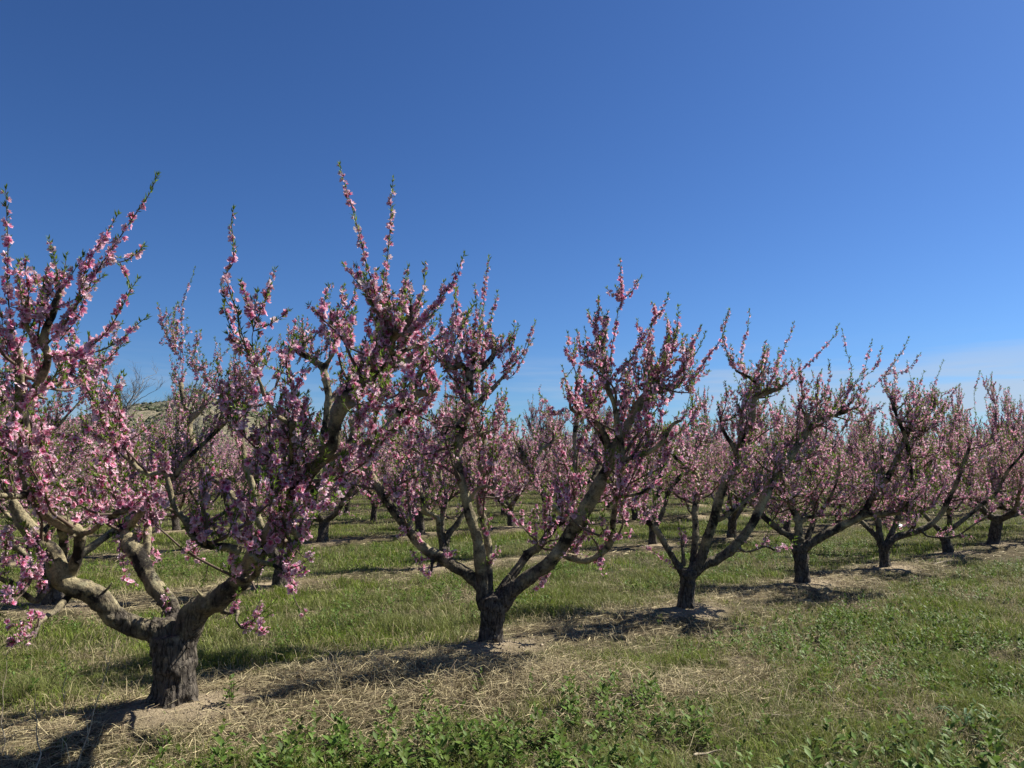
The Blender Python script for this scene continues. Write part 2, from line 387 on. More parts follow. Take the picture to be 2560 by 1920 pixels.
# dry straw lying tangled
def straw(x, y, L_, zup, w, col, rng, mb):
    n = len(x); az = rng.uniform(0, 2 * math.pi, n); d = np.stack([np.cos(az), np.sin(az), np.zeros(n)], -1)
    s = np.stack([-np.sin(az), np.cos(az), np.zeros(n)], -1)
    z = gheight(x, y); P0 = np.stack([x, y, z + rng.uniform(0, .6, n) * zup], -1)
    up = rng.uniform(-.2, 1.0, n) * zup; bend = rng.normal(0, .25, n) * L_
    P1 = P0 + d * (L_ * .5)[:, None] + s * bend[:, None]; P1[:, 2] += up
    P2 = P0 + d * L_[:, None] + s * (bend * rng.uniform(-1, 1, n))[:, None]; P2[:, 2] += up * rng.uniform(0, 1.3, n)
    zz = gheight(P2[:, 0], P2[:, 1]); P2[:, 2] = np.maximum(P2[:, 2], zz + .003); P1[:, 2] = np.maximum(P1[:, 2], gheight(P1[:, 0], P1[:, 1]) + .006)
    o_ = s * (w / 2)[:, None] + np.stack([np.zeros(n), np.zeros(n), w * rng.uniform(-.5, .5, n)], -1)
    V = np.stack([P0 - o_, P0 + o_, P1 + o_, P1 - o_, P2], 1).reshape(-1, 3); i = np.arange(n)[:, None] * 5
    mb.add(V, i + np.array([[0, 1, 2, 3]]), i + np.array([[3, 2, 4]]), np.repeat(col, 5, 0))
mb = MB()
def sdens(x, y):
    return np.clip((1 - lush(x, y)) * 1.25 - .12, .05, 1) * (1 - .9 * (mound(x, y) > .5))
for (y0, y1, n, sc) in [(3.6, 7.5, 110000, 1.0), (7.5, 14, 70000, 1.5), (14, 34, 50000, 2.8)]:
    X = y1 * .7 + 1; x, y = scatter(n, -X, X, y0, y1, sdens, rg1); k = len(x)
    hump = np.exp(-(((x + .15) / 1.6) ** 2 + ((y - 6.1) / .8) ** 2))
    c = np.array([.50, .425, .245]) * rg1.uniform(.3, 1.2, (k, 1)); q = rg1.random(k) < .3; c[q] = np.array([.20, .15, .095]) * rg1.uniform(.5, 1.2, (q.sum(), 1))
    straw(x, y, rg1.uniform(.05, .24, k) * (1 if sc < 2 else 1.3), .025 + .10 * hump * rg1.random(k), rg1.uniform(.002, .0038, k) * sc, c, rg1, mb)
x, y = scatter(26000, -6, 9, 3.6, 12, lambda x, y: np.clip((1 - lush(x, y)) * 1.2, .12, 1) * (mound(x, y) < .3), rg1); k = len(x)
c = np.array([.54, .46, .27]) * rg1.uniform(.5, 1.2, (k, 1))
blades(x, y, rg1.uniform(.07, .24, k), rg1.uniform(.4, 1.9, k), rg1.uniform(.002, .004, k), c, rg1, mb, sag=.3)
tag(mb.obj('dry_grass', M_STRAW), 'tangled tan dry grass and straw lying over the foreground bank', 'dry grass', kind='stuff')

# broad leaved weeds
def weed_leaves(x, y, size, rng, mb, tall=1.0):
    n = len(x); z = gheight(x, y)
    for k in range(13):
        f = k / 12.0; az = k * 2.4 + rng.uniform(0, 6.28, n); el = rng.uniform(.25, .9, n) + .3 * f
        Ls = size * rng.uniform(.75, 1.2, n) * (1.0 - .45 * f); hgt = size * tall * (.25 + 2.6 * f) * rng.uniform(.8, 1.1, n)
        d = np.stack([np.cos(az) * np.cos(el), np.sin(az) * np.cos(el), np.sin(el)], -1); s = np.stack([-np.sin(az), np.cos(az), np.zeros(n)], -1)
        P = np.stack([x, y, z + hgt], -1) + rng.normal(0, .012, (n, 3)); u_ = np.cross(d, s)
        w = Ls * .21
        A = P + d * (Ls * .08)[:, None]; Bm = P + d * (Ls * .45)[:, None] + u_ * (-w * .30)[:, None]; Tp = P + d * Ls[:, None]; Tp[:, 2] -= Ls * .22
        Lf = P + d * (Ls * .48)[:, None] + s * w[:, None]; Rt = P + d * (Ls * .48)[:, None] - s * w[:, None]
        V = np.stack([A, Lf, Tp, Rt, Bm], 1).reshape(-1, 3); i = np.arange(n)[:, None] * 5
        T1 = np.stack([i[:, 0], i[:, 0] + 4, i[:, 0] + 1], -1); T2 = np.stack([i[:, 0] + 1, i[:, 0] + 4, i[:, 0] + 2], -1)
        T3 = np.stack([i[:, 0] + 2, i[:, 0] + 4, i[:, 0] + 3], -1); T4 = np.stack([i[:, 0] + 3, i[:, 0] + 4, i[:, 0]], -1)
        c = np.array([.085, .155, .030]) * rng.uniform(.6, 1.5, (n, 1)); c[:, 0] += rng.uniform(0, .03, n)
        mb.add(V, None, np.vstack([T1, T2, T3, T4]), np.repeat(c, 5, 0))
def wdens(x, y):
    u, d = row_dist(x, y)
    patch = np.clip((fbm2(x, y, 1.05, 133) - .47) * 9, 0, 1)
    lane = np.clip((U1 - .9 - u) / .5, 0, 1)
    spot = np.exp(-(((x + .1) / .75) ** 2 + ((y - 4.75) / .33) ** 2)) + np.exp(-(((x - 3.0) / .7) ** 2 + ((y - 7.2) / 1.2) ** 2)) + np.exp(-(((x - 2.9) / .8) ** 2 + ((y - 4.6) / .5) ** 2))
    ais = (u > U1 + .6) * (d > 1.1) * .8 * patch
    return np.clip(lane * patch * .8 + spot * .75 + ais, 0, 1)
mb = MB(); rg2 = np.random.default_rng(5)
x, y = scatter(7500, -6, 7, 3.7, 9, wdens, rg2); weed_leaves(x, y, rg2.uniform(.036, .085, len(x)) * np.interp(y, [4.2, 6.5], [1.45, 1.0]), rg2, mb, .7)
x, y = scatter(11000, -12, 13, 8.5, 18, wdens, rg2); weed_leaves(x, y, rg2.uniform(.05, .085, len(x)), rg2, mb, .7)
tag(mb.obj('weeds', M_LEAF), 'low broad-leaved green weeds growing in patches through the grass', 'weeds', kind='stuff')
# soil clods and chips on the mounds
mb = MB(); x, y = scatter(60000, -6, 12, 4.5, 16, lambda x, y: (mound(x, y) > .3) * .9, rg2)
k = min(len(x), 3500); x, y = x[:k], y[:k]; s = rg2.uniform(.004, .022, k) * rg2.random(k) ** .5; P = np.stack([x, y, gheight(x, y) + s * .2], -1)
oct_ = np.array([[1, 0, 0], [0, 1, 0], [-1, 0, 0], [0, -1, 0], [0, 0, .7], [0, 0, -.7]])
V = P[:, None, :] + oct_[None] * s[:, None, None] * rg2.uniform(.6, 1.3, (k, 6, 1)); i = np.arange(k)[:, None, None] * 6
T = (i + np.array([[0, 1, 4], [1, 2, 4], [2, 3, 4], [3, 0, 4], [1, 0, 5], [2, 1, 5], [3, 2, 5], [0, 3, 5]])[None]).reshape(-1, 3)
mb.add(V.reshape(-1, 3), None, T, np.repeat(np.array([.40, .32, .22]) * rg2.uniform(.5, 1.2, (k, 1)), 6, 0))
tag(mb.obj('soil_clods', M_STRAW, smooth=False), 'crumbs of pale dry soil around the trunk bases', 'soil', kind='stuff')

# ------------------------------------------------------------------ blossoms, leaves, shoots
def flower_template(lod):
    V = []; F = []; C = []
    deep = np.array([.52, .04, .15]); mid = np.array([.74, .20, .38]); tip = np.array([.91, .60, .73])
    for k in range(5):
        a = k * 2 * math.pi / 5; ca, sa = math.cos(a), math.sin(a)
        def pt(r, s_, z): return [ca * r - sa * s_, sa * r + ca * s_, z]
        b0 = len(V)
        if lod == 0:
            V += [pt(.06, 0, 0), pt(.30, .24, .13), pt(.70, .43, .27), pt(1.0, .17, .38), pt(1.0, -.17, .34), pt(.68, -.43, .24), pt(.30, -.24, .10), pt(.55, 0, .10)]
            F += [(b0, b0 + 7, b0 + 1), (b0 + 1, b0 + 7, b0 + 2), (b0 + 2, b0 + 7, b0 + 3), (b0 + 3, b0 + 7, b0 + 4), (b0 + 4, b0 + 7, b0 + 5), (b0 + 5, b0 + 7, b0 + 6), (b0 + 6, b0 + 7, b0)]
            C += [deep, mid * .8 + deep * .2, tip, tip * 1.04, tip * 1.04, tip, mid * .8 + deep * .2, mid]
        else:
            V += [pt(.05, 0, 0), pt(.62, .45, .25), pt(1.05, 0, .4), pt(.62, -.45, .2)]
            F += [(b0, b0 + 1, b0 + 2), (b0, b0 + 2, b0 + 3)]; C += [deep * .5 + mid * .5, tip * .6 + mid * .4, tip, tip * .6 + mid * .4]
    if lod == 0:   # calyx and stamens
        b0 = len(V); V += [[.13, 0, 0], [-.06, .11, 0], [-.06, -.11, 0], [0, 0, -.34]]; F += [(b0, b0 + 3, b0 + 1), (b0 + 1, b0 + 3, b0 + 2), (b0 + 2, b0 + 3, b0)]; C += [[.20, .035, .05]] * 4
        for k in range(4):
            a = k * 1.57 + .4; b0 = len(V); x_, y_ = math.cos(a) * .2, math.sin(a) * .2
            V += [[.02, 0, .0], [x_, y_, .42], [-.02, .02, .0], [x_ * 1.2, y_ * 1.2 + .03, .38]]; F += [(b0, b0 + 1, b0 + 3), (b0, b0 + 3, b0 + 2)]; C += [[.6, .18, .28], [.75, .45, .3], [.6, .18, .28], [.75, .45, .3]]
    return np.array(V), np.array(F), np.array(C)
FT = [flower_template(0), flower_template(1)]
LEAF_V = np.array([[0, 0, 0], [.35, .13, .05], [.35, -.13, .05], [.38, 0, 0], [1, 0, .12]]); LEAF_T = np.array([[0, 3, 1], [1, 3, 4], [0, 2, 3], [2, 4, 3]])
def frames(Z, rng):
    Z = norm(Z); r = rng.normal(size=Z.shape); X = norm(np.cross(r, Z)); Y = np.cross(Z, X); return X, Y, Z
def put_flowers(mb, P, A, size, rng, lod):
    n = len(P)
    if n == 0: return
    V, F, C = FT[lod]; X, Y, Z = frames(A, rng)
    cup = rng.uniform(.3, 2.6, n); shut = np.clip(1.25 - cup * .22, .55, 1.15)      # some half-closed
    S = size[:, None, None]; T = V[None]
    co_ = (T[..., 0:1] * X[:, None] * shut[:, None, None] + T[..., 1:2] * Y[:, None] * shut[:, None, None] + T[..., 2:3] * Z[:, None] * cup[:, None, None]) * S + P[:, None]
    co_ += rng.normal(0, 1, co_.shape) * S * .06
    tone = rng.uniform(.62, 1.12, (n, 1, 1)); tint_ = rng.normal(0, .03, (n, 1, 1)) * np.array([0, 1.0, .6])
    pale = np.clip(rng.random((n, 1, 1)) * 1.5 - .75, 0, .7)
    c = np.clip((C[None] * (1 - pale) + np.array([.86, .74, .78]) * pale) * tone + tint_, 0, .93)
    i = (np.arange(n) * len(V))[:, None, None]
    mb.add(co_.reshape(-1, 3), None, (F[None] + i).reshape(-1, 3), c.reshape(-1, 3))
def put_leaves(mb, P, A, size, rng):
    n = len(P)
    if n == 0: return
    X = norm(A); r = rng.normal(size=X.shape) * .5 + np.array([0, 0, 1.0]); Y = norm(np.cross(r, X)); Z = np.cross(X, Y)
    curl = rng.uniform(-.6, .35, n)[:, None]; V = np.repeat(LEAF_V[None], n, 0).copy(); V[:, 4, 2] += curl[:, 0] * .35
    co_ = (V[..., 0:1] * X[:, None] + V[..., 1:2] * Y[:, None] + V[..., 2:3] * Z[:, None]) * size[:, None, None] + P[:, None]
    t_ = rng.random((n, 1)); c = (np.array([.07, .14, .018]) * (1 - t_) + np.array([.25, .35, .055]) * t_) * rng.uniform(.75, 1.2, (n, 1))
    i = (np.arange(n) * 5)[:, None, None]
    mb.add(co_.reshape(-1, 3), None, (LEAF_T[None] + i).reshape(-1, 3), np.repeat(c, 5, 0))
class Crown:
    def __init__(s, rng, lod, fsize=.021):
        s.rng = rng; s.lod = lod; s.tw = MB(); s.P = []; s.A = []; s.S = []; s.LP = []; s.LA = []; s.LS = []; s.fsize = fsize
    def shoot(s, pts, r0=.0045, r1=.0016, fl=1.0, lf=1.0, tipleaf=True, ns=None, bare0=.0):
        rng = s.rng; P, R = smooth_line(pts, np.linspace(r0, r1, len(pts)), 3 if s.lod == 0 else 2)
        tube(s.tw, P, R, ns or (6 if s.lod == 0 else 3), 0, cap=False)
        seg = np.linalg.norm(np.diff(P, axis=0), axis=1); cum = np.concatenate([[0], np.cumsum(seg)]); Lh = cum[-1]
        if Lh < .02: return
        step = .0125 if s.lod == 0 else .0155
        tt = np.arange(step, Lh, step) + rng.normal(0, .004, len(np.arange(step, Lh, step)))
        if len(tt) == 0: return
        pos = np.stack([np.interp(tt, cum, P[:, k]) for k in range(3)], -1); T = norm(np.stack([np.interp(tt, cum, np.gradient(P[:, k])) for k in range(3)], -1))
        f = tt / Lh; ph = rng.uniform(0, 50)
        cl = np.clip((vnoise3(np.stack([tt * 7 + ph, tt * 0, tt * 0 + ph], -1)) - .24) * 4.0, 0, 1)
        d = norm(rng.normal(size=pos.shape)); d = norm(d - T * np.sum(d * T, 1, keepdims=True))
        pf = .66 * fl * cl * np.where(f > .93, .35, 1) * (f > bare0)
        k = rng.random(len(tt)) < pf
        rad = np.interp(f, [0, 1], [r0, r1])[:, None]
        s.P.append(pos[k] + d[k] * (rad[k] + .008) * rng.uniform(.8, 1.5, (k.sum(), 1))); s.A.append(d[k] + T[k] * .35 + rng.normal(0, .3, (k.sum(), 3)) + np.array([0, 0, .15])); s.S.append(s.fsize * rng.choice([.38, .8, 1.0, 1.15], k.sum(), p=[.17, .25, .33, .25]) * np.where(f[k] > .85, .7, 1))
        # leaf whorls
        kl = rng.random(len(tt)) < .80 * lf * (.6 + .8 * f)
        for j in range(2):
            dd_ = norm(d[kl] + rng.normal(0, .5, (kl.sum(), 3))); s.LP.append(pos[kl] + dd_ * rad[kl]); s.LA.append(dd_ * .8 + T[kl] * .9 + rng.normal(0, .15, (kl.sum(), 3))); s.LS.append(rng.uniform(.02, .048, kl.sum()))
        if tipleaf:
            n = 6; Tn = np.repeat(T[-1:], n, 0); q = norm(rng.normal(size=(n, 3))); s.LP.append(np.repeat(P[-1:], n, 0)); s.LA.append(Tn * 1.1 + q * .6); s.LS.append(rng.uniform(.02, .04, n))
    def finish(s, parent, origin, tag_scale=1.0, names=('shoots', 'blossoms', 'leaves')):
        res = []
        o1 = s.tw.obj(names[0], M_TWIG, parent, origin); res.append(o1)
        mbf = MB(); mbl = MB()
        if s.P:
            put_flowers(mbf, np.concatenate(s.P), np.concatenate(s.A), np.concatenate(s.S), s.rng, 0 if s.lod == 0 else 1)
            put_leaves(mbl, np.concatenate(s.LP), np.concatenate(s.LA), np.concatenate(s.LS) * (1 if s.lod == 0 else 1.1), s.rng)
        res.append(mbf.obj(names[1], M_PETAL, parent, origin, smooth=False)); res.append(mbl.obj(names[2], M_LEAF, parent, origin, smooth=False))
        return res
    def spray(s, start, d, Lh, fl=1.0, lf=1.0, up=.5):
        rng = s.rng; n = max(3, int(Lh / .09)); P = [np.array(start)]; d = norm(d)
        for k in range(n):
            d = norm(d + np.array([0, 0, up * .28]) + rng.normal(0, .10, 3)); P.append(P[-1] + d * Lh / n)
        s.shoot(P, .0028 + .004 * min(Lh, .8), .0014, fl, lf)
        if Lh > .38 and rng.random() < .6:
            k = rng.integers(1, n); q = P[k]; s.shoot([q, q + norm(d + rng.normal(0, .45, 3)) * Lh * .2, q + norm(d + rng.normal(0, .3, 3) + [0, 0, .3]) * Lh * .38], .003, .0014, fl, lf)

def grow_on(cr, P, R, rng, axis, dens=1.0, start=.3, Lmax=.4, fl=1.0, zmin=.95, top=True, upb=1.0):
    seg = np.linalg.norm(np.diff(P, axis=0), axis=1); cum = np.concatenate([[0], np.cumsum(seg)]); Lh = cum[-1]
    n = int(Lh * (1 - start) / .062 * dens) + (1 if rng.random() < .5 else 0)
    for q in rng.uniform(start, 1, n):
        t_ = q * Lh; p = np.array([np.interp(t_, cum, P[:, k]) for k in range(3)]); r = np.interp(t_, cum, R)
        if p[2] < zmin and rng.random() < .72: continue
        T = norm(np.array([np.interp(t_, cum, np.gradient(P[:, k])) for k in range(3)]))
        outw = norm(np.array([p[0] - axis[0], p[1] - axis[1], 0]) + 1e-6)
        mode = rng.random()
        if mode < .60: d = np.array([0, 0, 1.0]) * upb + outw * .3 + rng.normal(0, .38, 3) + T * .4; Ls = rng.uniform(.14, 1) * Lmax
        elif mode < .9: d = rng.normal(0, .6, 3) + outw * .35 + np.array([0, 0, .25]); Ls = rng.uniform(.15, .8) * Lmax
        else: d = rng.normal(0, .5, 3) - np.array([0, 0, .5]); Ls = rng.uniform(.1, .45) * Lmax
        cr.spray(p + norm(d) * r * .7, d, Ls, fl, 1.0, up=.5 if mode < .9 else .1)
    if top:
        for _ in range(int(2.6 * dens + 1)):
            cr.spray(P[-1], norm(P[-1] - P[-2]) * .7 + np.array([0, 0, .9]) + rng.normal(0, .4, 3), rng.uniform(.35, 1.2) * Lmax, fl, 1.0)

def wood_object(name, lines, mat, parent, origin, voxel):
    mb = MB()
    for (P, R, ns) in lines:
        tube(mb, P, R * (1 + .04 * np.sin(np.arange(len(R)) * 1.1 + len(lines)) * (R > .012)), ns, .15, cap=True, seed=len(lines) * 1.3)
    o = mb.obj(name, mat, None, origin)
    md = o.modifiers.new('r', 'REMESH'); md.mode = 'VOXEL'; md.voxel_size = voxel; md.use_smooth_shade = True
    sm = o.modifiers.new('s', 'SMOOTH'); sm.factor = .5; sm.iterations = 2
    dg = bpy.context.evaluated_depsgraph_get(); me = bpy.data.meshes.new_from_object(o.evaluated_get(dg))
    old = o.data; o.modifiers.clear(); o.data = me; bpy.data.meshes.remove(old); me.name = name
    # real bark relief
    nv = len(me.vertices); V = np.empty(nv * 3, np.float32); me.vertices.foreach_get('co', V); V = V.reshape(-1, 3)
    Nn = np.empty(nv * 3, np.float32); me.vertices.foreach_get('normal', Nn); Nn = Nn.reshape(-1, 3)
    amp = .0035 if name == 'limb' else .007
    V = V + Nn * ((vnoise3(V * np.array([60, 60, 30.])) - .5) * amp * 1.3 + (vnoise3(V * 19. + 5) - .5) * amp * 1.6)[:, None]
    me.vertices.foreach_set('co', V.astype(np.float32).ravel()); me.update()
    me.polygons.foreach_set('use_smooth', np.ones(len(me.polygons), bool))
    if not me.materials: me.materials.append(mat)
    o.parent = parent
    return o

# ------------------------------------------------------------------ traced front-row trees (photo outlines, each branch at its own depth)
# 'T' trunk, 'W' wood [(x,y,r)...], 'S' flowering shoot [(x,y)...]; dz = depth of the far end relative to the trunk
T1 = [
 ('T', 0, 0, [(434,1785,64),(434,1768,54),(438,1735,48),(438,1680,46),(438,1620,50),(436,1586,50)]),
 ('W', 'A', -.5, [(434,1600,34),(414,1579,33),(366,1573,30),(313,1555,28),(285,1540,29),(252,1500,31),(212,1475,28),(159,1452,29),(133,1383,25),(106,1364,24),(66,1316,22),(45,1284,19),(30,1250,12)]),
 ('W', 'A', -1.0, [(170,1450,20),(191,1398,16),(200,1343,16),(190,1325,19),(159,1309,19),(119,1284,20),(98,1258,22),(82,1232,20),(72,1200,18),(64,1178,18),(62,1138,18),(58,1085,18),(53,1032,18),(49,971,14),(48,926,12),(44,870,8)]),
 ('W', 'A', -1.1, [(55,1040,17),(72,1010,16),(87,980,16),(106,940,14),(117,913,12),(118,880,11),(108,858,11),(118,815,10),(130,790,9),(140,755,9),(149,733,9)]),
 ('W', 'A', -1.1, [(112,870,8),(84,850,7),(62,800,6),(55,765,5)]),
 ('W', 'A', -.7, [(127,1462,12),(106,1483,11),(90,1502,9),(61,1486,9),(29,1459,8),(0,1446,7),(-40,1420,6)]),
 ('W', 'A', -.8, [(172,1490,10),(138,1528,9),(106,1547,8),(93,1568,6),(87,1590,4)]),
 ('W', 'A', -1.1, [(80,1225,9),(50,1240,9),(15,1238,8),(-30,1242,7)]),
 ('W', 'A', -.6, [(190,1330,9),(225,1330,8),(255,1308,8),(290,1285,8),(320,1275,7)]),
 ('S', 'A', -1.2, [(118,860),(159,815),(196,757),(231,699),(265,643),(300,593),(345,526),(371,489),(385,460),(393,438)]),
 ('S', 'A', -1.2, [(265,650),(300,655),(330,642),(360,615)]),
 ('S', 'A', -1.1, [(140,830),(190,770),(200,720),(225,650),(262,590),(295,536)]),
 ('S', 'A', -1.0, [(150,850),(190,800),(212,745),(240,705),(258,690)]),
 ('S', 'A', -1.2, [(120,890),(170,884),(225,866),(265,831),(300,778),(320,735),(346,697)]),
 ('S', 'A', -1.2, [(120,892),(212,884),(265,871),(318,836),(345,810),(366,793)]),
 ('S', 'A', -1.1, [(118,895),(164,887),(215,903),(252,910),(278,890),(292,876),(315,856)]),
 ('S', 'A', -1.3, [(48,900),(30,830),(22,760),(18,690),(20,620),(17,540),(14,472)]),
 ('S', 'A', -1.2, [(60,800),(72,750),(66,700),(64,648)]),
 ('S', 'A', -1.2, [(75,820),(100,770),(118,700),(130,648)]),
 ('S', 'A', -1.3, [(48,880),(15,860),(5,800),(-5,740)]),
 ('S', 'A', -1.3, [(50,920),(20,930),(5,960),(-12,990)]),
 ('S', 'A', -1.2, [(62,1000),(95,985),(130,945),(150,925)]),
 ('S', 'A', -1.2, [(56,1080),(20,1090),(0,1085)]),
 ('S', 'A', -1.3, [(80,1100),(110,1080),(150,1085),(190,1110),(230,1140)]),
 ('S', 'A', -1.1, [(12,1440),(14,1390),(18,1340),(22,1300)]),
 ('S', 'A', -.9, [(90,1575),(60,1595),(30,1605),(14,1612)]),
 ('S', 'A', -.9, [(60,1480),(62,1450),(75,1430)]),
 ('S', 'A', -.9, [(100,1540),(70,1555),(30,1570),(20,1580)]),
 ('S', 'A', -1.2, [(110,1480),(95,1430),(80,1375)]),
 ('W', 'B', .4, [(440,1600,24),(437,1560,23),(424,1510,25),(396,1480,24),(367,1432,24),(351,1395,23),(330,1365,24),(314,1338,22),(300,1318,14)]),
 ('W', 'B', .5, [(362,1385,14),(368,1350,12),(370,1311,11),(367,1263,9)]),
 ('W', 'B', .3, [(317,1330,10),(335,1303,10),(358,1276,8),(375,1262,6)]),
 ('S', 'B', .1, [(367,1262),(390,1240),(400,1210),(420,1180)]),
 ('S', 'B', -.3, [(356,1275),(330,1240),(290,1215),(240,1190)]),
 ('S', 'B', .3, [(300,1320),(280,1290),(262,1250),(250,1200)]),
 ('S', 'B', 0, [(367,1270),(335,1245),(300,1240),(275,1245)]),
 ('S', 'B', 0, [(310,1345),(305,1380),(312,1430),(322,1455),(345,1470)]),
 ('S', 'B', -.1, [(420,1540),(415,1500),(412,1470)]),
 ('W', 'C', -.55, [(450,1610,40),(468,1575,37),(489,1530,36),(519,1508,33),(536,1503,32),(562,1486,31),(587,1464,29),(612,1435,28),(637,1395,28),(671,1344,30),(700,1310,29),(728,1272,28),(748,1235,25),(765,1190,23),(800,1148,22),(834,1105,19),(837,1065,20),(846,1030,24),(866,1000,26),(893,968,25),(916,946,22),(933,919,19),(944,898,18),(950,868,17),(966,852,16),(985,840,15),(1000,830,12)]),
 ('W', 'C', -.5, [(1000,838,12),(1014,812,11),(1022,790,10),(1028,768,9)]),
 ('W', 'C', -.7, [(985,840,11),(990,828,12),(994,820,12)]),
 ('W', 'C', -.4, [(925,935,12),(962,920,11),(988,910,12),(1010,905,10),(1028,898,10)]),
 ('W', 'C', -.6, [(985,908,8),(983,888,8),(976,872,7),(970,860,6)]),
 ('W', 'C', -.4, [(990,900,7),(1000,884,7),(1018,874,7),(1048,862,6)]),
 ('W', 'C', -.2, [(878,985,20),(884,965,16),(880,945,12)]),
 ('W', 'C', -.3, [(755,1225,12),(795,1165,11),(837,1142,10),(887,1126,9),(932,1099,9),(980,1078,8),(1023,1054,5)]),
 ('W', 'C', -.8, [(860,1015,8),(900,1012,7),(932,1007,6),(951,993,4)]),
 ('W', 'C', -.8, [(730,1245,11),(713,1218,10),(680,1216,10),(655,1202,9),(639,1184,5)]),
 ('W', 'C', -1.0, [(735,1230,9),(737,1194,8),(729,1152,7),(729,1100,8),(731,1054,8)]),
 ('W', 'C', -1.25, [(730,1066,7),(710,1050,6.5),(692,1038,6),(665,998,6),(652,961,5.5),(633,913,5)]),
 ('S', 'C', -1.45, [(633,913),(617,876),(606,850),(599,833),(594,785),(580,745),(572,719),(566,684),(580,663),(583,630),(582,586),(578,557),(583,525)]),
 ('S', 'C', -1.35, [(594,770),(575,765),(562,745),(552,715)]),
 ('S', 'C', -1.3, [(615,880),(590,855),(578,820),(565,790),(560,760)]),
 ('S', 'C', -1.2, [(792,1099),(771,1056),(750,1009),(731,961),(718,937),(678,921),(652,903)]),
 ('S', 'C', -1.1, [(729,1100),(700,1090),(670,1080),(650,1060)]),
 ('S', 'C', -1.0, [(735,980),(760,930),(780,900)]),
 ('W', 'C', -.7, [(672,1344,14),(690,1352,13),(710,1358,12),(735,1361,12),(745,1348,9),(732,1322,8)]),
 ('S', 'C', -.9, [(740,1352),(765,1340),(778,1315),(785,1290)]),
 ('S', 'C', -.9, [(735,1365),(750,1385),(768,1395),(785,1375)]),
 ('W', 'C', -.8, [(575,1452,10),(598,1450,10),(621,1450,9),(645,1428,9),(640,1403,9),(625,1385,7)]),
 ('S', 'C', -.9, [(590,1445),(592,1420),(596,1400)]),
 ('W', 'C', -.7, [(650,1405,7),(680,1412,6),(705,1425,5)]),
 ('S', 'C', -.8, [(705,1425),(722,1439),(730,1465),(732,1486),(740,1505),(750,1522),(769,1542)]),
 ('S', 'C', -.8, [(705,1428),(735,1432),(760,1425),(772,1430)]),
 ('S', 'C', -.8, [(715,1420),(745,1415),(770,1400),(788,1390)]),
 ('W', 'C', -.4, [(556,1530,6),(575,1533,5),(594,1527,5),(591,1550,4),(604,1572,3)]),
 ('S', 'C', -.5, [(604,1570),(635,1550),(654,1533),(690,1500)]),
 ('S', 'C', -1.2, [(750,1240),(790,1270),(830,1250),(860,1225)]),
 ('S', 'C', -1.2, [(740,1250),(770,1245),(800,1230),(830,1195)]),
 ('S', 'C', -1.3, [(760,1200),(745,1240),(760,1280),(790,1290)]),
 ('S', 'C', -1.1, [(790,1180),(790,1130),(785,1080),(800,1040)]),
 ('S', 'C', -1.1, [(735,1210),(745,1160),(740,1110),(750,1060)]),
 ('W', 'C', -.9, [(600,1380,13),(570,1368,12),(536,1366,12),(502,1355,12),(478,1330,12),(466,1302,10),(437,1268,8),(425,1225,8),(414,1186,7.5),(395,1182,7.5),(371,1185,7),(345,1172,7),(325,1152,6.5),(305,1133,6),(278,1085,5)]),
 ('S', 'C', -1.1, [(278,1085),(262,1050),(250,1022),(238,990)]),
 ('S', 'C', -1.0, [(300,1128),(280,1100),(270,1060),(240,1020)]),
 ('S', 'C', -.9, [(414,1186),(420,1150),(410,1110)]),
 ('S', 'C', -.8, [(500,1350),(520,1320),(540,1300),(560,1285)]),
 ('S', 'C', -.8, [(437,1270),(400,1250),(370,1225),(340,1215)]),
 ('S', 'C', -.6, [(970,822),(953,771),(936,725),(919,670),(902,602),(886,539),(867,476),(856,440),(850,411)]),
 ('S', 'C', -.6, [(972,830),(970,771),(964,716),(968,653),(974,590),(978,505),(983,446)]),
 ('S', 'C', -.6, [(949,785),(911,729),(881,691),(858,661)]),
 ('S', 'C', -.5, [(990,820),(995,763),(1012,720),(1021,668)]),
 ('S', 'C', -.5, [(1020,820),(1029,805),(1042,771),(1058,729),(1064,661)]),
 ('S', 'C', -.5, [(1020,840),(1033,826),(1063,792),(1088,763),(1122,720),(1147,670),(1160,634)]),
 ('S', 'C', -.5, [(1015,850),(1050,810),(1085,780),(1100,740),(1110,705)]),
 ('S', 'C', -.4, [(1042,872),(1080,855),(1135,817),(1160,790),(1178,770)]),
 ('S', 'C', -.5, [(900,945),(902,927),(907,889),(919,822),(928,765)]),
 ('S', 'C', -.5, [(960,860),(950,830),(945,790),(940,760)]),
 ('S', 'C', -.8, [(951,993),(975,985),(985,960)]),
 ('S', 'C', -.8, [(945,1000),(960,1010),(985,1020),(1005,1010)]),
 ('S', 'C', -.6, [(1023,1054),(1030,1035),(1040,1015)]),
]
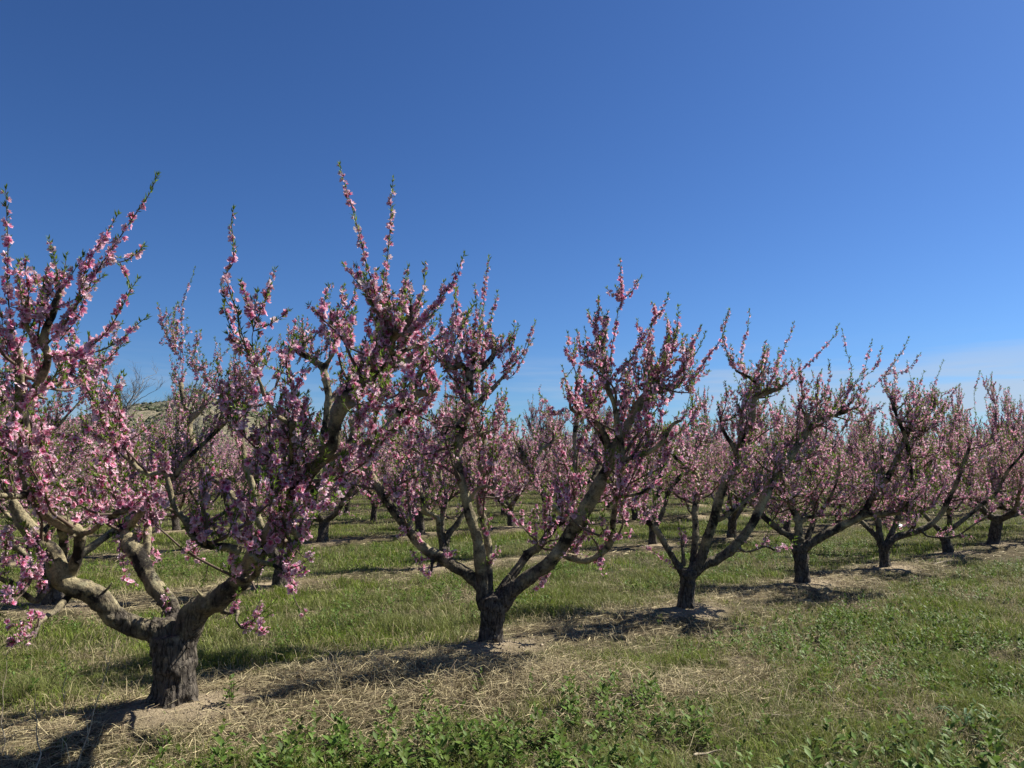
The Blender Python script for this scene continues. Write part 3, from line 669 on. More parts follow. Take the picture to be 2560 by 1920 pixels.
T2 = [
 ('T', 0, 0, [(1227,1622,33),(1228,1608,29),(1230,1580,27),(1231,1545,28),(1232,1512,32),(1232,1492,32)]),
 ('W', 'A', .3, [(1228,1512,22),(1210,1485,18),(1195,1462,17),(1181,1447,17),(1157,1428,16),(1130,1411,16),(1102,1392,16),(1072,1379,15),(1051,1362,14),(1030,1338,14),(1012,1313,14),(990,1283,13),(969,1258,13),(948,1219,12),(926,1188,12),(922,1165,11),(926,1131,11),(946,1099,11),(985,1046,12),(1010,1014,14),(1028,994,15),(1052,984,12),(1078,977,10),(1082,952,7)]),
 ('W', 'A', .4, [(1015,1010,13),(1033,990,12),(1036,967,12),(1052,930,10),(1068,905,8),(1078,895,6)]),
 ('W', 'A', .2, [(1035,1345,5),(1030,1316,4.5),(1022,1265,4.5),(1018,1211,4)]),
 ('W', 'A', -.1, [(1085,1392,6),(1080,1410,5),(1076,1440,3)]),
 ('W', 'B', -.1, [(1216,1520,23),(1208,1480,20),(1204,1440,18),(1200,1400,17),(1195,1356,16),(1182,1312,14.5),(1169,1271,15),(1160,1226,14),(1149,1193,14),(1145,1160,13),(1145,1121,13),(1148,1078,14),(1163,1045,15),(1175,1020,14),(1172,994,12),(1175,959,12),(1175,924,12),(1180,900,11),(1184,885,8)]),
 ('W', 'B', -.1, [(1172,925,10),(1158,914,9),(1145,913,9),(1129,918,8),(1115,902,6),(1088,890,4)]),
 ('W', 'B', 0, [(1178,938,11),(1198,926,10),(1218,907,9),(1232,891,8),(1234,870,7)]),
 ('W', 'B', .2, [(1165,1045,12),(1190,1015,11),(1212,992,9),(1240,962,6),(1267,932,4),(1289,907,3.5)]),
 ('W', 'B', 0, [(1155,1105,6),(1180,1091,5.5),(1205,1081,5),(1240,1078,4)]),
 ('W', 'B', -.2, [(1172,1260,6),(1190,1225,5.5),(1215,1216,5),(1237,1220,5),(1240,1195,4.5),(1240,1160,4)]),
 ('W', 'C', .5, [(1226,1510,15),(1223,1470,11),(1222,1416,11),(1220,1356,11),(1212,1316,11),(1201,1271,11),(1202,1232,11),(1203,1193,11),(1205,1151,10),(1208,1105,9),(1209,1072,8)]),
 ('W', 'D', .8, [(1240,1512,22),(1259,1470,17),(1277,1443,14),(1298,1416,12),(1319,1386,12),(1347,1368,11),(1368,1338,11),(1392,1310,11),(1422,1286,11),(1452,1241,12),(1482,1205,11),(1500,1160,9)]),
 ('W', 'E', -.3, [(1246,1515,28),(1271,1484,24),(1301,1461,22),(1332,1434,20),(1368,1413,19),(1392,1386,19),(1413,1356,20),(1437,1316,22),(1461,1277,21),(1485,1235,20),(1506,1196,18),(1522,1160,16),(1535,1122,15),(1560,1077,13),(1581,1043,13),(1593,1019,15),(1611,995,15),(1632,977,13),(1650,955,10),(1662,930,6),(1670,885,4)]),
 ('W', 'E', -.4, [(1612,992,9),(1622,968,8),(1624,930,4)]),
 ('W', 'E', -.6, [(1400,1378,12),(1412,1388,11),(1430,1395,10),(1458,1401,10),(1482,1397,9.5),(1505,1382,9.5),(1524,1360,9.5),(1533,1335,9.5),(1533,1304,9),(1540,1257,8.5),(1546,1210,8.5),(1555,1163,8.5),(1555,1116,8.5),(1548,1086,9),(1539,1032,9),(1533,1001,8),(1518,971,9),(1512,926,7.5),(1507,869,7),(1514,838,5)]),
 ('W', 'E', -.6, [(1520,960,5),(1502,917,4.5),(1496,863,4)]),
 ('W', 'E', -.2, [(1522,1160,10),(1515,1095,9),(1490,1055,8),(1469,1041,7),(1430,1025,6),(1424,1004,4)]),
 ('W', 'E', 0, [(1530,1140,7),(1512,1110,7),(1499,1089,6),(1485,1060,5),(1475,1030,4)]),
 ('W', 'E', -.2, [(1630,978,8),(1656,978,7),(1695,965,5),(1712,945,4)]),
 ('W', 'E', -.8, [(1556,1150,6),(1571,1147,6),(1615,1134,6),(1643,1116,7),(1656,1104,7),(1672,1075,6),(1683,1060,6),(1704,1050,4)]),
 ('W', 'E', -.8, [(1545,1240,5.5),(1565,1241,5),(1605,1232,5),(1627,1219,4)]),
 ('S', 'E', -.7, [(1512,930),(1530,929),(1527,887),(1539,821),(1545,778),(1554,745),(1552,700),(1550,652)]),
 ('S', 'E', -.7, [(1554,750),(1581,727),(1594,706),(1603,692)]),
 ('S', 'E', -.7, [(1553,752),(1540,740),(1527,733),(1518,720)]),
 ('S', 'E', -.5, [(1535,950),(1545,929),(1578,896),(1599,860),(1620,827),(1641,796),(1659,766),(1671,738)]),
 ('S', 'E', -.5, [(1634,810),(1636,785),(1631,760)]),
 ('S', 'E', -.3, [(1676,915),(1682,870),(1672,830),(1665,788)]),
 ('S', 'E', -.3, [(1665,950),(1700,930),(1719,917),(1741,881),(1755,855),(1763,832)]),
 ('S', 'E', -.3, [(1730,890),(1728,865),(1732,843)]),
 ('S', 'E', -.3, [(1715,915),(1705,880),(1707,838)]),
 ('S', 'E', -.3, [(1680,975),(1732,950),(1768,896),(1804,845),(1815,805),(1822,775)]),
 ('S', 'E', -.6, [(1505,905),(1485,890),(1470,870),(1462,821)]),
 ('S', 'E', -.6, [(1490,895),(1455,870),(1442,828)]),
 ('S', 'E', -.4, [(1595,880),(1600,840),(1592,800)]),
 ('S', 'E', -.4, [(1424,1004),(1410,985),(1404,950)]),
 ('S', 'E', -.4, [(1430,1025),(1400,1030),(1375,1020),(1350,985)]),
 ('S', 'E', -.5, [(1530,1350),(1548,1340),(1570,1335),(1585,1330)]),
 ('S', 'E', -.6, [(1500,1395),(1505,1420),(1512,1440)]),
 ('S', 'B', 0, [(1145,913),(1131,864),(1131,783),(1140,740),(1143,700)]),
 ('S', 'B', 0, [(1182,890),(1196,864),(1207,783),(1213,701),(1220,670),(1223,641)]),
 ('S', 'B', 0, [(1190,860),(1188,800),(1191,755),(1187,712)]),
 ('S', 'B', .1, [(1205,900),(1218,837),(1229,788),(1240,755),(1244,730)]),
 ('S', 'B', .1, [(1190,905),(1213,875),(1235,855),(1254,841)]),
 ('S', 'B', 0, [(1160,905),(1167,850),(1167,810),(1180,770)]),
 ('S', 'B', -.1, [(1105,895),(1105,850),(1099,790)]),
 ('S', 'B', 0, [(1120,905),(1118,860),(1112,820)]),
 ('S', 'B', .2, [(1289,907),(1305,885),(1318,855),(1329,831),(1337,804)]),
 ('S', 'B', .2, [(1250,950),(1280,940),(1300,910),(1312,890)]),
 ('S', 'B', -.2, [(1215,1340),(1212,1320),(1208,1300)]),
 ('S', 'B', -.2, [(1225,1410),(1240,1385),(1248,1360)]),
 ('S', 'A', -.1, [(1076,1392),(1050,1400),(1030,1410),(1022,1425)]),
 ('S', 'A', 0, [(1060,1375),(1048,1350),(1045,1330)]),
 ('S', 'A', -.2, [(1105,1395),(1120,1385),(1145,1382)]),
 ('S', 'A', .4, [(1082,952),(1080,925),(1090,900)]),
 ('S', 'E', 0, [(1380,1400),(1362,1450),(1345,1470),(1330,1480)]),
]
T3 = [
 ('T', 0, 0, [(1716,1533,24),(1716,1520,20),(1717,1490,19),(1719,1458,20),(1720,1440,23),(1721,1424,24)]),
 ('W', 'A', .3, [(1716,1440,13),(1700,1423,10),(1681,1391,9.5),(1659,1354,9),(1637,1319,9),(1615,1301,9),(1599,1276,8),(1583,1244,7),(1571,1213,6),(1565,1180,5)]),
 ('W', 'A', .1, [(1710,1415,6),(1708,1390,6),(1705,1350,6)]),
 ('W', 'B', .6, [(1728,1435,12),(1731,1413,10),(1737,1366,10),(1739,1319,10),(1737,1272,9),(1743,1225,8),(1743,1191,7),(1725,1170,6),(1699,1153,6),(1674,1128,5)]),
 ('W', 'C', -.3, [(1722,1440,18),(1740,1418,16),(1759,1382,14),(1768,1344,14),(1784,1304,13),(1793,1266,13),(1806,1225,13),(1825,1188,14),(1848,1150,11),(1858,1107,10),(1864,1086,10),(1879,1047,10),(1885,1001,9),(1895,988,9),(1914,982,8),(1938,974,7),(1957,966,6)]),
 ('W', 'C', -.3, [(1905,985,7),(1889,957,6),(1868,940,5),(1849,932,5),(1838,925,4)]),
 ('W', 'C', -.1, [(1790,1300,8),(1806,1294,8),(1831,1275,7),(1856,1257,6),(1897,1225,5)]),
 ('W', 'C', -.1, [(1848,1150,8),(1835,1120,7),(1810,1080,6),(1800,1040,5)]),
 ('W', 'D', .3, [(1730,1440,15),(1752,1416,14),(1787,1401,13.5),(1822,1379,13),(1850,1351,13),(1875,1319,12.5),(1900,1272,13),(1919,1225,13),(1938,1188,13),(1959,1160,13),(1980,1134,12),(2002,1101,11),(2024,1071,10),(2048,1047,10),(2069,1038,10),(2095,1032,9),(2117,1025,9)]),
 ('W', 'D', -.1, [(1845,1368,5),(1862,1379,4),(1884,1376,4),(1912,1366,4),(1937,1376,3)]),
 ('W', 'D', .2, [(2024,1071,7),(2015,1045,7),(2025,1035,6)]),
 ('W', 'D', .6, [(1960,1158,8),(1985,1150,6),(2020,1130,5),(2040,1115,4)]),
 ('S', 'C', -.4, [(1849,935),(1838,920),(1816,878),(1806,817),(1815,795),(1822,776)]),
 ('S', 'C', -.3, [(1860,935),(1853,882),(1867,831),(1872,800),(1874,776)]),
 ('S', 'C', -.2, [(1918,980),(1929,954),(1943,915),(1968,853),(1978,830),(1985,808)]),
 ('S', 'C', -.2, [(1950,970),(1961,965),(1990,939),(2030,902),(2060,869),(2087,839),(2096,813)]),
 ('S', 'C', -.2, [(1900,980),(1905,950),(1895,920),(1910,890)]),
 ('S', 'D', .1, [(2066,1035),(2063,1005),(2073,951),(2076,925),(2072,902)]),
 ('S', 'D', .1, [(2058,1035),(2030,1000),(2005,981),(1990,951),(1978,900)]),
 ('S', 'D', .2, [(2105,1025),(2118,985),(2129,920),(2117,884),(2112,850),(2105,825)]),
 ('S', 'D', .2, [(2075,1030),(2110,985),(2141,957),(2170,935),(2189,920),(2204,868)]),
 ('S', 'D', .2, [(2110,1020),(2156,981),(2190,960),(2216,932),(2247,893),(2260,870),(2271,846)]),
 ('S', 'D', .2, [(2150,975),(2165,910),(2180,852)]),
 ('S', 'D', .3, [(2216,932),(2260,930),(2285,905),(2300,885)]),
 ('S', 'D', .1, [(2040,1050),(2030,1010),(2035,970),(2030,930)]),
 ('S', 'D', 0, [(1830,1380),(1850,1365),(1868,1355)]),
 ('S', 'A', .3, [(1690,1420),(1660,1395),(1630,1375),(1600,1360)]),
]
T4 = [
 ('T', 0, 0, [(2007,1467,21),(2007,1455,18),(2005,1425,17),(2003,1395,17),(2001,1378,20),(2001,1362,20)]),
 ('W', 'A', .3, [(1997,1370,13),(1982,1347,10),(1962,1333,9),(1945,1323,9),(1912,1294,8),(1883,1261,7),(1868,1235,6),(1859,1218,6)]),
 ('W', 'B', .1, [(2000,1370,14),(1997,1337,12),(1995,1304,11),(1988,1285,9),(1979,1265,8),(1965,1222,7),(1955,1194,6),(1950,1150,5)]),
 ('W', 'B', 0, [(2000,1310,6),(2015,1294,6),(2041,1289,5),(2065,1261,5),(2089,1213,4),(2099,1160,4)]),
 ('W', 'C', -.3, [(2005,1375,15),(2022,1361,13),(2065,1337,12),(2108,1313,11.5),(2150,1292,11.5),(2168,1265,10),(2194,1222,10),(2228,1179,10),(2247,1136,8),(2266,1090,7),(2275,1060,6)]),
 ('W', 'C', -.5, [(2140,1298,9),(2170,1287,8),(2194,1285,9),(2237,1280,9),(2262,1262,7),(2285,1232,7),(2280,1194,6),(2272,1131,6),(2262,1089,6),(2240,1035,5),(2230,1003,5)]),
 ('W', 'C', -.5, [(2230,1282,7),(2270,1281,5.5),(2300,1278,5),(2328,1268,5)]),
 ('W', 'D', .7, [(2008,1370,10),(2025,1330,8),(2040,1270,8),(2030,1200,7),(2045,1140,6),(2040,1080,5)]),
 ('S', 'C', -.5, [(2231,1005),(2240,960),(2235,920),(2240,890)]),
 ('S', 'C', -.5, [(2262,1089),(2290,1020),(2300,960),(2310,930)]),
 ('S', 'C', -.3, [(2275,1060),(2320,1000),(2340,950),(2358,902)]),
 ('S', 'C', -.3, [(2275,1060),(2330,990),(2370,980),(2398,962)]),
 ('S', 'C', -.3, [(2270,1080),(2285,1000),(2275,940),(2268,905)]),
]
T5 = [
 ('T', 0, 0, [(2213,1428,15),(2213,1416,12),(2211,1395,11),(2210,1378,12),(2210,1362,14)]),
 ('W', 'A', .1, [(2208,1370,12),(2201,1352,10),(2196,1313,9),(2190,1269,8),(2196,1220,7),(2204,1180,6),(2210,1130,5)]),
 ('W', 'B', -.3, [(2213,1372,12),(2222,1358,10.5),(2245,1341,9.5),(2283,1331,8.5),(2318,1316,8.5),(2340,1300,7.5),(2357,1278,7),(2376,1240,7),(2392,1205,6),(2410,1160,6),(2425,1115,5)]),
 ('W', 'B', -.5, [(2300,1324,4),(2310,1334,3.2),(2321,1341,3.2),(2365,1344,3.2),(2396,1338,3),(2428,1316,3),(2460,1296,3),(2480,1280,2.5)]),
 ('W', 'B', -.2, [(2270,1334,7),(2282,1320,6),(2288,1308,5)]),
 ('W', 'C', .6, [(2210,1368,9),(2190,1340,8),(2160,1310,7),(2130,1280,6),(2110,1240,6),(2100,1190,5)]),
 ('W', 'D', .5, [(2213,1368,9),(2235,1320,8),(2255,1270,7),(2290,1210,6),(2300,1150,6),(2292,1071,7),(2312,1035,7),(2330,1015,6)]),
 ('S', 'D', .4, [(2315,1030),(2340,1010),(2370,1000),(2396,965)]),
 ('S', 'B', -.2, [(2425,1115),(2440,1050),(2435,990),(2450,930)]),
]
R2A = [
 ('T', 0, 0, [(698,1482,22),(698,1468,18),(700,1440,16),(704,1418,17),(706,1405,17)]),
 ('W', 'A', -.4, [(706,1415,13),(722,1392,14),(752,1345,13),(778,1270,13),(792,1200,13),(797,1147,13),(812,1075,12),(821,999,11.5),(814,946,11),(805,919,11),(792,908,11),(776,893,10),(760,888,10),(735,868,8)]),
 ('W', 'A', -.4, [(812,930,7),(820,905,6),(834,883,5),(851,848,4)]),
 ('W', 'A', 0, [(821,1010,11),(840,985,10),(868,960,11),(876,945,10)]),
 ('W', 'A', .2, [(790,1190,9),(850,1140,10),(887,1085,13),(880,1050,12)]),
 ('W', 'B', .5, [(700,1418,11),(670,1372,10),(640,1330,10),(590,1253,10),(560,1215,10),(511,1178,9),(485,1120,9),(474,1077,9),(480,1046,9),(506,1019,8),(516,985,7)]),
 ('W', 'B', .5, [(478,1048,8),(464,1019,7),(455,985,6.5),(453,958,6.5)]),
 ('W', 'C', -.2, [(702,1415,11),(670,1350,10),(640,1284,10),(631,1218,10),(615,1165,10),(607,1125,9),(599,1085,9),(586,1058,9),(594,1022,10),(596,985,7)]),
 ('S', 'B', .5, [(453,960),(458,900),(455,840),(455,780),(465,730),(478,700),(487,670)]),
 ('S', 'B', .5, [(458,800),(452,785),(446,758)]),
 ('S', 'B', .5, [(460,1000),(440,960),(432,920),(425,890)]),
 ('S', 'B', .5, [(516,985),(530,930),(540,880),(538,845)]),
 ('S', 'B', .5, [(474,1010),(490,960),(500,900),(497,875)]),
 ('S', 'C', 0, [(596,985),(598,950),(590,930),(586,905)]),
 ('S', 'C', 0, [(596,1000),(620,985),(630,960),(645,940)]),
 ('S', 'C', 0, [(590,1040),(570,1010),(562,980)]),
 ('S', 'A', -.4, [(800,905),(808,830),(805,790),(820,760),(832,710)]),
 ('S', 'A', -.4, [(810,900),(822,860),(826,830),(822,800)]),
 ('S', 'A', -.4, [(738,868),(722,850),(720,812)]),
 ('S', 'A', -.4, [(750,878),(747,845),(744,812)]),
 ('S', 'A', -.4, [(851,848),(858,825),(863,800)]),
 ('S', 'A', -.4, [(825,1000),(870,940),(876,880),(872,850)]),
 ('S', 'A', -.3, [(740,875),(700,880),(675,870),(665,845)]),
 ('S', 'A', -.2, [(800,1100),(740,1020),(700,960),(690,900)]),
]
R2B = [
 ('T', 0, 0, [(1107,1432,17),(1107,1418,14),(1108,1400,12),(1111,1382,13),(1112,1370,13)]),
 ('W', 'A', -.3, [(1110,1382,9),(1099,1332,7.5),(1093,1295,7),(1066,1277,7),(1057,1250,7),(1045,1211,7),(1033,1166,7),(1024,1130,7),(1024,1075,6),(1030,1040,5)]),
 ('W', 'A', 0, [(1080,1285,6),(1066,1285,6),(1040,1260,6),(1012,1229,6),(1000,1181,5),(998,1130,5)]),
 ('W', 'B', .4, [(1113,1382,11),(1120,1338,9),(1145,1307,8),(1165,1265,7),(1180,1210,7),(1175,1150,6),(1190,1100,5)]),
 ('W', 'C', .4, [(1112,1378,9),(1105,1310,7),(1115,1250,7),(1100,1190,6),(1110,1130,6)]),
]
R2C = [
 ('T', 0, 0, [(1431,1394,15),(1431,1380,13),(1430,1360,12),(1428,1340,13),(1427,1325,12)]),
 ('W', 'A', -.2, [(1426,1335,9),(1410,1298,7.5),(1389,1271,7.5),(1365,1256,7),(1356,1232,7),(1344,1205,7.5),(1335,1181,8),(1319,1160,8),(1301,1127,6),(1286,1090,5)]),
 ('W', 'A', 0, [(1335,1185,7),(1330,1160,7),(1345,1130,6),(1380,1105,5),(1385,1080,4)]),
 ('W', 'B', .2, [(1430,1335,9),(1436,1290,8),(1437,1211,8),(1437,1169,8),(1440,1142,8),(1437,1084,7),(1445,1050,6)]),
 ('W', 'C', .5, [(1430,1335,9),(1460,1290,8),(1490,1240,7),(1500,1180,7),(1495,1130,6)]),
]
R2D = [
 ('T', 0, 0, [(1632,1372,13),(1632,1360,11),(1632,1340,10),(1634,1322,11),(1635,1312,11)]),
 ('W', 'A', .3, [(1634,1320,7),(1625,1285,6),(1612,1260,6),(1600,1225,5),(1606,1180,5),(1595,1130,5)]),
 ('W', 'B', -.3, [(1636,1320,8),(1655,1285,7),(1665,1250,7),(1680,1215,7),(1720,1170,7),(1740,1130,8),(1745,1090,6)]),
 ('W', 'C', .2, [(1635,1318,8),(1640,1270,7),(1655,1200,7),(1650,1140,6),(1660,1090,5)]),
]
def hero(name, spec, base, label, seed, fill, fsize=.0235, lod=0, sky_limit=True):
    rng = np.random.default_rng(seed); B = np.array([base[0], base[1], 0.0]); root = empty(name, B)
    Y0 = base[1]; mpp = lambda u, v, Y: at_depth(u, v, Y)[1] / FPX * 1.012
    limbs = {}; shoots = {}; ref = {}
    for kind, lid, dz, pts in spec:
        px = np.array([[p[0], p[1]] for p in pts], float); n = len(px)
        f = np.concatenate([[0], np.cumsum(np.linalg.norm(np.diff(px, axis=0), axis=1))]); f /= f[-1]
        if kind == 'T': d0 = 0
        else:
            d0 = 0
            if lid in ref and ref[lid]:
                al = np.vstack(ref[lid]); j = np.argmin((al[:, 0] - px[0, 0]) ** 2 + (al[:, 1] - px[0, 1]) ** 2); d0 = al[j, 2]
        dzs = d0 + (dz - d0) * f + (np.sin(f * 6 + seed) * .03 if kind == 'W' else 0)
        P = np.array([at_depth(px[i, 0], px[i, 1], Y0 + dzs[i]) for i in range(n)])
        if kind in 'TW':
            R = (.86 if kind == 'W' else .98) * np.array([pts[i][2] * mpp(px[i, 0], px[i, 1], Y0 + dzs[i]) for i in range(n)])
            Ps, Rs = smooth_line(P, R, 5)
            if kind == 'T': trunk = (Ps, Rs)
            else:
                limbs.setdefault(lid, []).append((Ps, Rs))
                fi = np.linspace(0, 1, 30); ref.setdefault(lid, []).append(np.stack([np.interp(fi, f, px[:, 0]), np.interp(fi, f, px[:, 1]), np.interp(fi, f, dzs)], -1))
        else: shoots.setdefault(lid, []).append(P)
    vox = max(.006, min(.011, Y0 * .0011))
    # trunk with the starts of its limbs so the crotch is one surface
    tl = [(trunk[0], trunk[1], 22)]
    P0, R0 = trunk
    flare = []
    for a in range(5):
        an = a * 1.26 + seed; d = np.array([math.cos(an), math.sin(an), 0]); r0 = R0[0]
        flare.append((np.array([P0[0] + d * r0 * .95 - [0, 0, .02], P0[0] + d * r0 * .62 + [0, 0, .10], P0[0] + d * r0 * .5 + [0, 0, .26]]), np.array([.36, .34, .25]) * r0))
    for Pf, Rf in flare:
        a_, b_ = smooth_line(Pf, Rf, 3); tl.append((a_, b_, 8))
    for lid, ls in limbs.items():
        Ps, Rs = ls[0]; k = np.searchsorted(np.cumsum(np.linalg.norm(np.diff(Ps, axis=0), axis=1)), .16) + 2
        tl.append((Ps[:k], Rs[:k] * 1.03, 14))
    wood_object('trunk', tl, M_TRUNK, root, B, vox)
    for lid, ls in limbs.items():
        Pm, Rm = ls[0]; k = max(0, np.searchsorted(np.cumsum(np.linalg.norm(np.diff(Pm, axis=0), axis=1)), .10) - 1)
        lines = [(Pm[k:], Rm[k:], 14)] + [(p_, r_, 10) for p_, r_ in ls[1:]]
        nk = []
        for p_, r_ in ls:
            if r_.max() < .014: continue
            Ln = np.linalg.norm(np.diff(p_, axis=0), axis=1).sum()
            for _ in range(int(Ln / .16)):
                j = rng.integers(2, len(p_) - 1); tt = norm(p_[j] - p_[j - 1]); d = norm(np.cross(tt, rng.normal(size=3))); rj = r_[j]
                if rng.random() < .6: nk.append((np.array([p_[j] + d * rj * .3, p_[j] + d * rj * .8, p_[j] + d * rj * rng.uniform(1.0, 1.2)]), np.array([.5, .46, .25]) * rj * rng.uniform(.7, 1.1), 8))
                else:
                    e = norm(d + np.array([0, 0, .5])); h_ = rng.uniform(.03, .09); nk.append((np.array([p_[j] + d * rj * .5, p_[j] + d * rj + e * h_ * .5, p_[j] + d * rj + e * h_]), np.array([.42, .3, .26]) * min(rj, .03), 8))
        lines += nk
        thin = [q for q in lines if q[1].max() < .011]; thick = [q for q in lines if q[1].max() >= .011]
        lo = wood_object('limb', thick, M_LIMB, root, B, vox)
        arms = []
        for q, (p_, r_) in enumerate(ls):
            Ln = np.linalg.norm(np.diff(p_, axis=0), axis=1).sum(); zt = p_[:, 2].max()
            for _ in range(int(Ln / .19 * min(fill, 1.6) * (1 if r_.max() > .012 else 0) + rng.random())):
                j = rng.integers(int(len(p_) * (.38 if q == 0 else .1)), len(p_) - 1); p = p_[j]
                if p[2] < .85: continue
                d = norm(np.array([rng.normal(0, .45), rng.normal(0, .8), rng.normal(.30, .35)]) + np.array([p[0] - B[0], p[1] - B[1], 0]) * .2)
                al = rng.uniform(.25, .75); al = min(al, max(.2, (2.75 - p[2]))); Q = [p]
                for k_ in range(5): d = norm(d + rng.normal(0, .22, 3) + np.array([0, 0, .14])); Q.append(Q[-1] + d * al / 5)
                ra = min(r_[j] * .5, .013); a_, b_ = smooth_line(Q, ra * np.linspace(1, .4, 6), 2); arms.append((a_, b_))
        cr = Crown(rng, lod, fsize)
        for a_, b_ in arms:
            tube(cr.tw, a_, b_, 7, .08); grow_on(cr, a_, b_, rng, B, dens=1.15, start=.1, Lmax=.30, upb=.7, zmin=.8)
        for (p_, r_, _) in thin: tube(cr.tw, p_, r_, 7, .05)
        for P in shoots.get(lid, []):
            cr.shoot(P, .0058 if len(P) > 5 else .0042, .0016, rng.uniform(1.0, 1.3), .9)
            if fill > 0:
                for _ in range(rng.integers(0, 3) if len(P) < 7 else rng.integers(0, 2)):
                    j = rng.integers(0, max(1, len(P) // 2)); cr.spray(P[j], P[j + 1] - P[j] + rng.normal(0, .10, 3), rng.uniform(.07, .2), .9)
        for q, (p_, r_) in enumerate(ls):
            r_end = r_[-1]
            grow_on(cr, p_, r_, rng, B, dens=fill * (.75 if q == 0 else 1.1), start=.42 if q == 0 else .12, Lmax=.30 if r_.max() > .014 or lod else .15, top=True, upb=.8, zmin=1.0)
        cr.finish(lo, B)
    tag(root, label, 'peach tree', 'peach trees in flower in the front row')
    return root

hero('peach_tree', T1, BASES[0], 'nearest peach tree, thick dark trunk on a sandy mound at the left', 1, .55, .0245)
hero('peach_tree', T2, BASES[1], 'second front-row peach tree, four grey limbs forking low behind the straw bank', 2, .85)
hero('peach_tree', T3, BASES[2], 'third front-row peach tree from the left, slim V of limbs with a dead upright stub', 3, 1.15, lod=1)
hero('peach_tree', T4, BASES[3], 'fourth front-row peach tree from the left, long limb reaching right over its neighbour', 4, 1.5, lod=1, fsize=.024)
hero('peach_tree', T5, BASES[4], 'fifth front-row peach tree, low dark limb leaning right before the white bag', 5, 1.7, lod=1, fsize=.024)

R2P = [((698, 1468), R2A, 'second-row peach tree showing between the two nearest trunks, knobbly head of twigs above', .6), ((1107, 1418), R2B, 'second-row peach tree whose low trunk stands behind the left limb of the middle tree', 1.2),
       ((1431, 1380), R2C, 'second-row peach tree half hidden behind the big right limb of the middle tree', 1.2), ((1632, 1360), R2D, 'second-row peach tree with short trunk seen left of the slim third tree', 1.3)]
TAKEN = []
for q_, (px_, sp2, lab_, fi_) in enumerate(R2P):
    b_ = on_ground(*px_); hero('peach_tree', sp2, b_, lab_, 20 + q_, fi_, lod=1, fsize=.024)['group'] = 'peach trees in the second row'
    cand = [(math.hypot(t[2] - b_[0], t[3] - b_[1]), t) for t in TREES if t[0] == 1]; TAKEN.append(min(cand)[1])
# ------------------------------------------------------------------ orchard tree prototypes
def proto_tree(seed, detailed=True, fsize=.022, hs=1.0):
    rng = np.random.default_rng(seed); root = bpy.data.objects.new('peach_tree', None); root.empty_display_size = .2
    O = np.zeros(3); th = rng.uniform(.42, .6); tr = rng.uniform(.085, .125)
    ln = rng.normal(0, .05, 2)
    Pt, Rt = smooth_line([[0, 0, -.06], [0, 0, .03], [ln[0] * .5, ln[1] * .5, th * .5], [ln[0], ln[1], th], [ln[0], ln[1], th + .08]], np.array([1.25, 1.08, .93, 1.05, .9]) * tr, 4)
    nl = rng.integers(3, 6) if detailed else 4; a0 = rng.uniform(0, 6.28)
    tl = [(Pt, Rt, 14)]; limbs = []
    for k in range(nl):
        az = a0 + k * 2 * math.pi / nl + rng.normal(0, .2); el = rng.uniform(.45, .78); P = [np.array([ln[0], ln[1], th - .04])]; R = [tr * .62]
        tot = rng.uniform(1.9, 2.5) * hs; n = 9; d = np.array([math.cos(az) * math.cos(el), math.sin(az) * math.cos(el), math.sin(el)])
        for j in range(n):
            d = norm(d + rng.normal(0, .17, 3) + np.array([0, 0, .10])); P.append(P[-1] + d * tot / n); R.append(tr * (.52 - .34 * (j + 1) / n))
        Pm, Rm = smooth_line(P, R, 3); lines = [(Pm, Rm)]
        for q in range(rng.integers(4, 8)):
            i = rng.integers(int(len(Pm) * .28), len(Pm) - 2); p = Pm[i]; r = Rm[i] * rng.uniform(.5, .75); od = np.array([math.cos(az), math.sin(az), 0])
            dd_ = norm(rng.normal(0, .7, 3) + od * rng.uniform(-.2, .7) + np.array([0, 0, .45])); Q = [p]; RR = [r]; tl_ = rng.uniform(.35, 1.0) * hs
            for j in range(5): dd_ = norm(dd_ + rng.normal(0, .24, 3) + np.array([0, 0, .16])); Q.append(Q[-1] + dd_ * tl_ / 5); RR.append(r * (1 - .11 * (j + 1)))
            lines.append(smooth_line(Q, RR, 3))
        limbs.append(lines)
    lod = 1
    COL.objects.link(root)
    objs = []
    if detailed:
        for ls in limbs: tl.append((ls[0][0][:6], ls[0][1][:6] * 1.03, 10))
        wood_object('trunk', tl, M_TRUNK, root, O, .013)
        for ls in limbs:
            lo = wood_object('limb', [(ls[0][0][3:], ls[0][1][3:], 10)] + [(p_, r_, 7) for p_, r_ in ls[1:]], M_LIMB, root, O, .012)
            cr = Crown(rng, lod, fsize)
            for q, (p_, r_) in enumerate(ls): grow_on(cr, p_, r_, rng, O, dens=1.5 if q == 0 else 1.7, start=.18 if q == 0 else .1, Lmax=.55 * hs, zmin=.5)
            cr.finish(lo, O)
    else:
        mb = MB()
        for ls in limbs:
            for p_, r_ in ls: tube(mb, p_[::2], r_[::2], 6, .1)
        tube(mb, Pt, Rt, 8, .12); mb.obj('trunk', M_LIMB, root, O)
        cr = Crown(rng, lod, fsize * 1.3)
        for ls in limbs:
            for q, (p_, r_) in enumerate(ls): grow_on(cr, p_, r_, rng, O, dens=1.05, start=.12, Lmax=.6 * hs, zmin=.35)
        cr.finish(root, O)
    return root
def copy_tree(o, parent=None):
    c = o.copy(); COL.objects.link(c); c.parent = parent
    for ch in o.children: copy_tree(ch, c)
    return c
PD = [proto_tree(100 + k, True, .024, 1.27) for k in range(7)]
PF = [proto_tree(200 + k, False, .024, 1.3) for k in range(7)]
used = set()
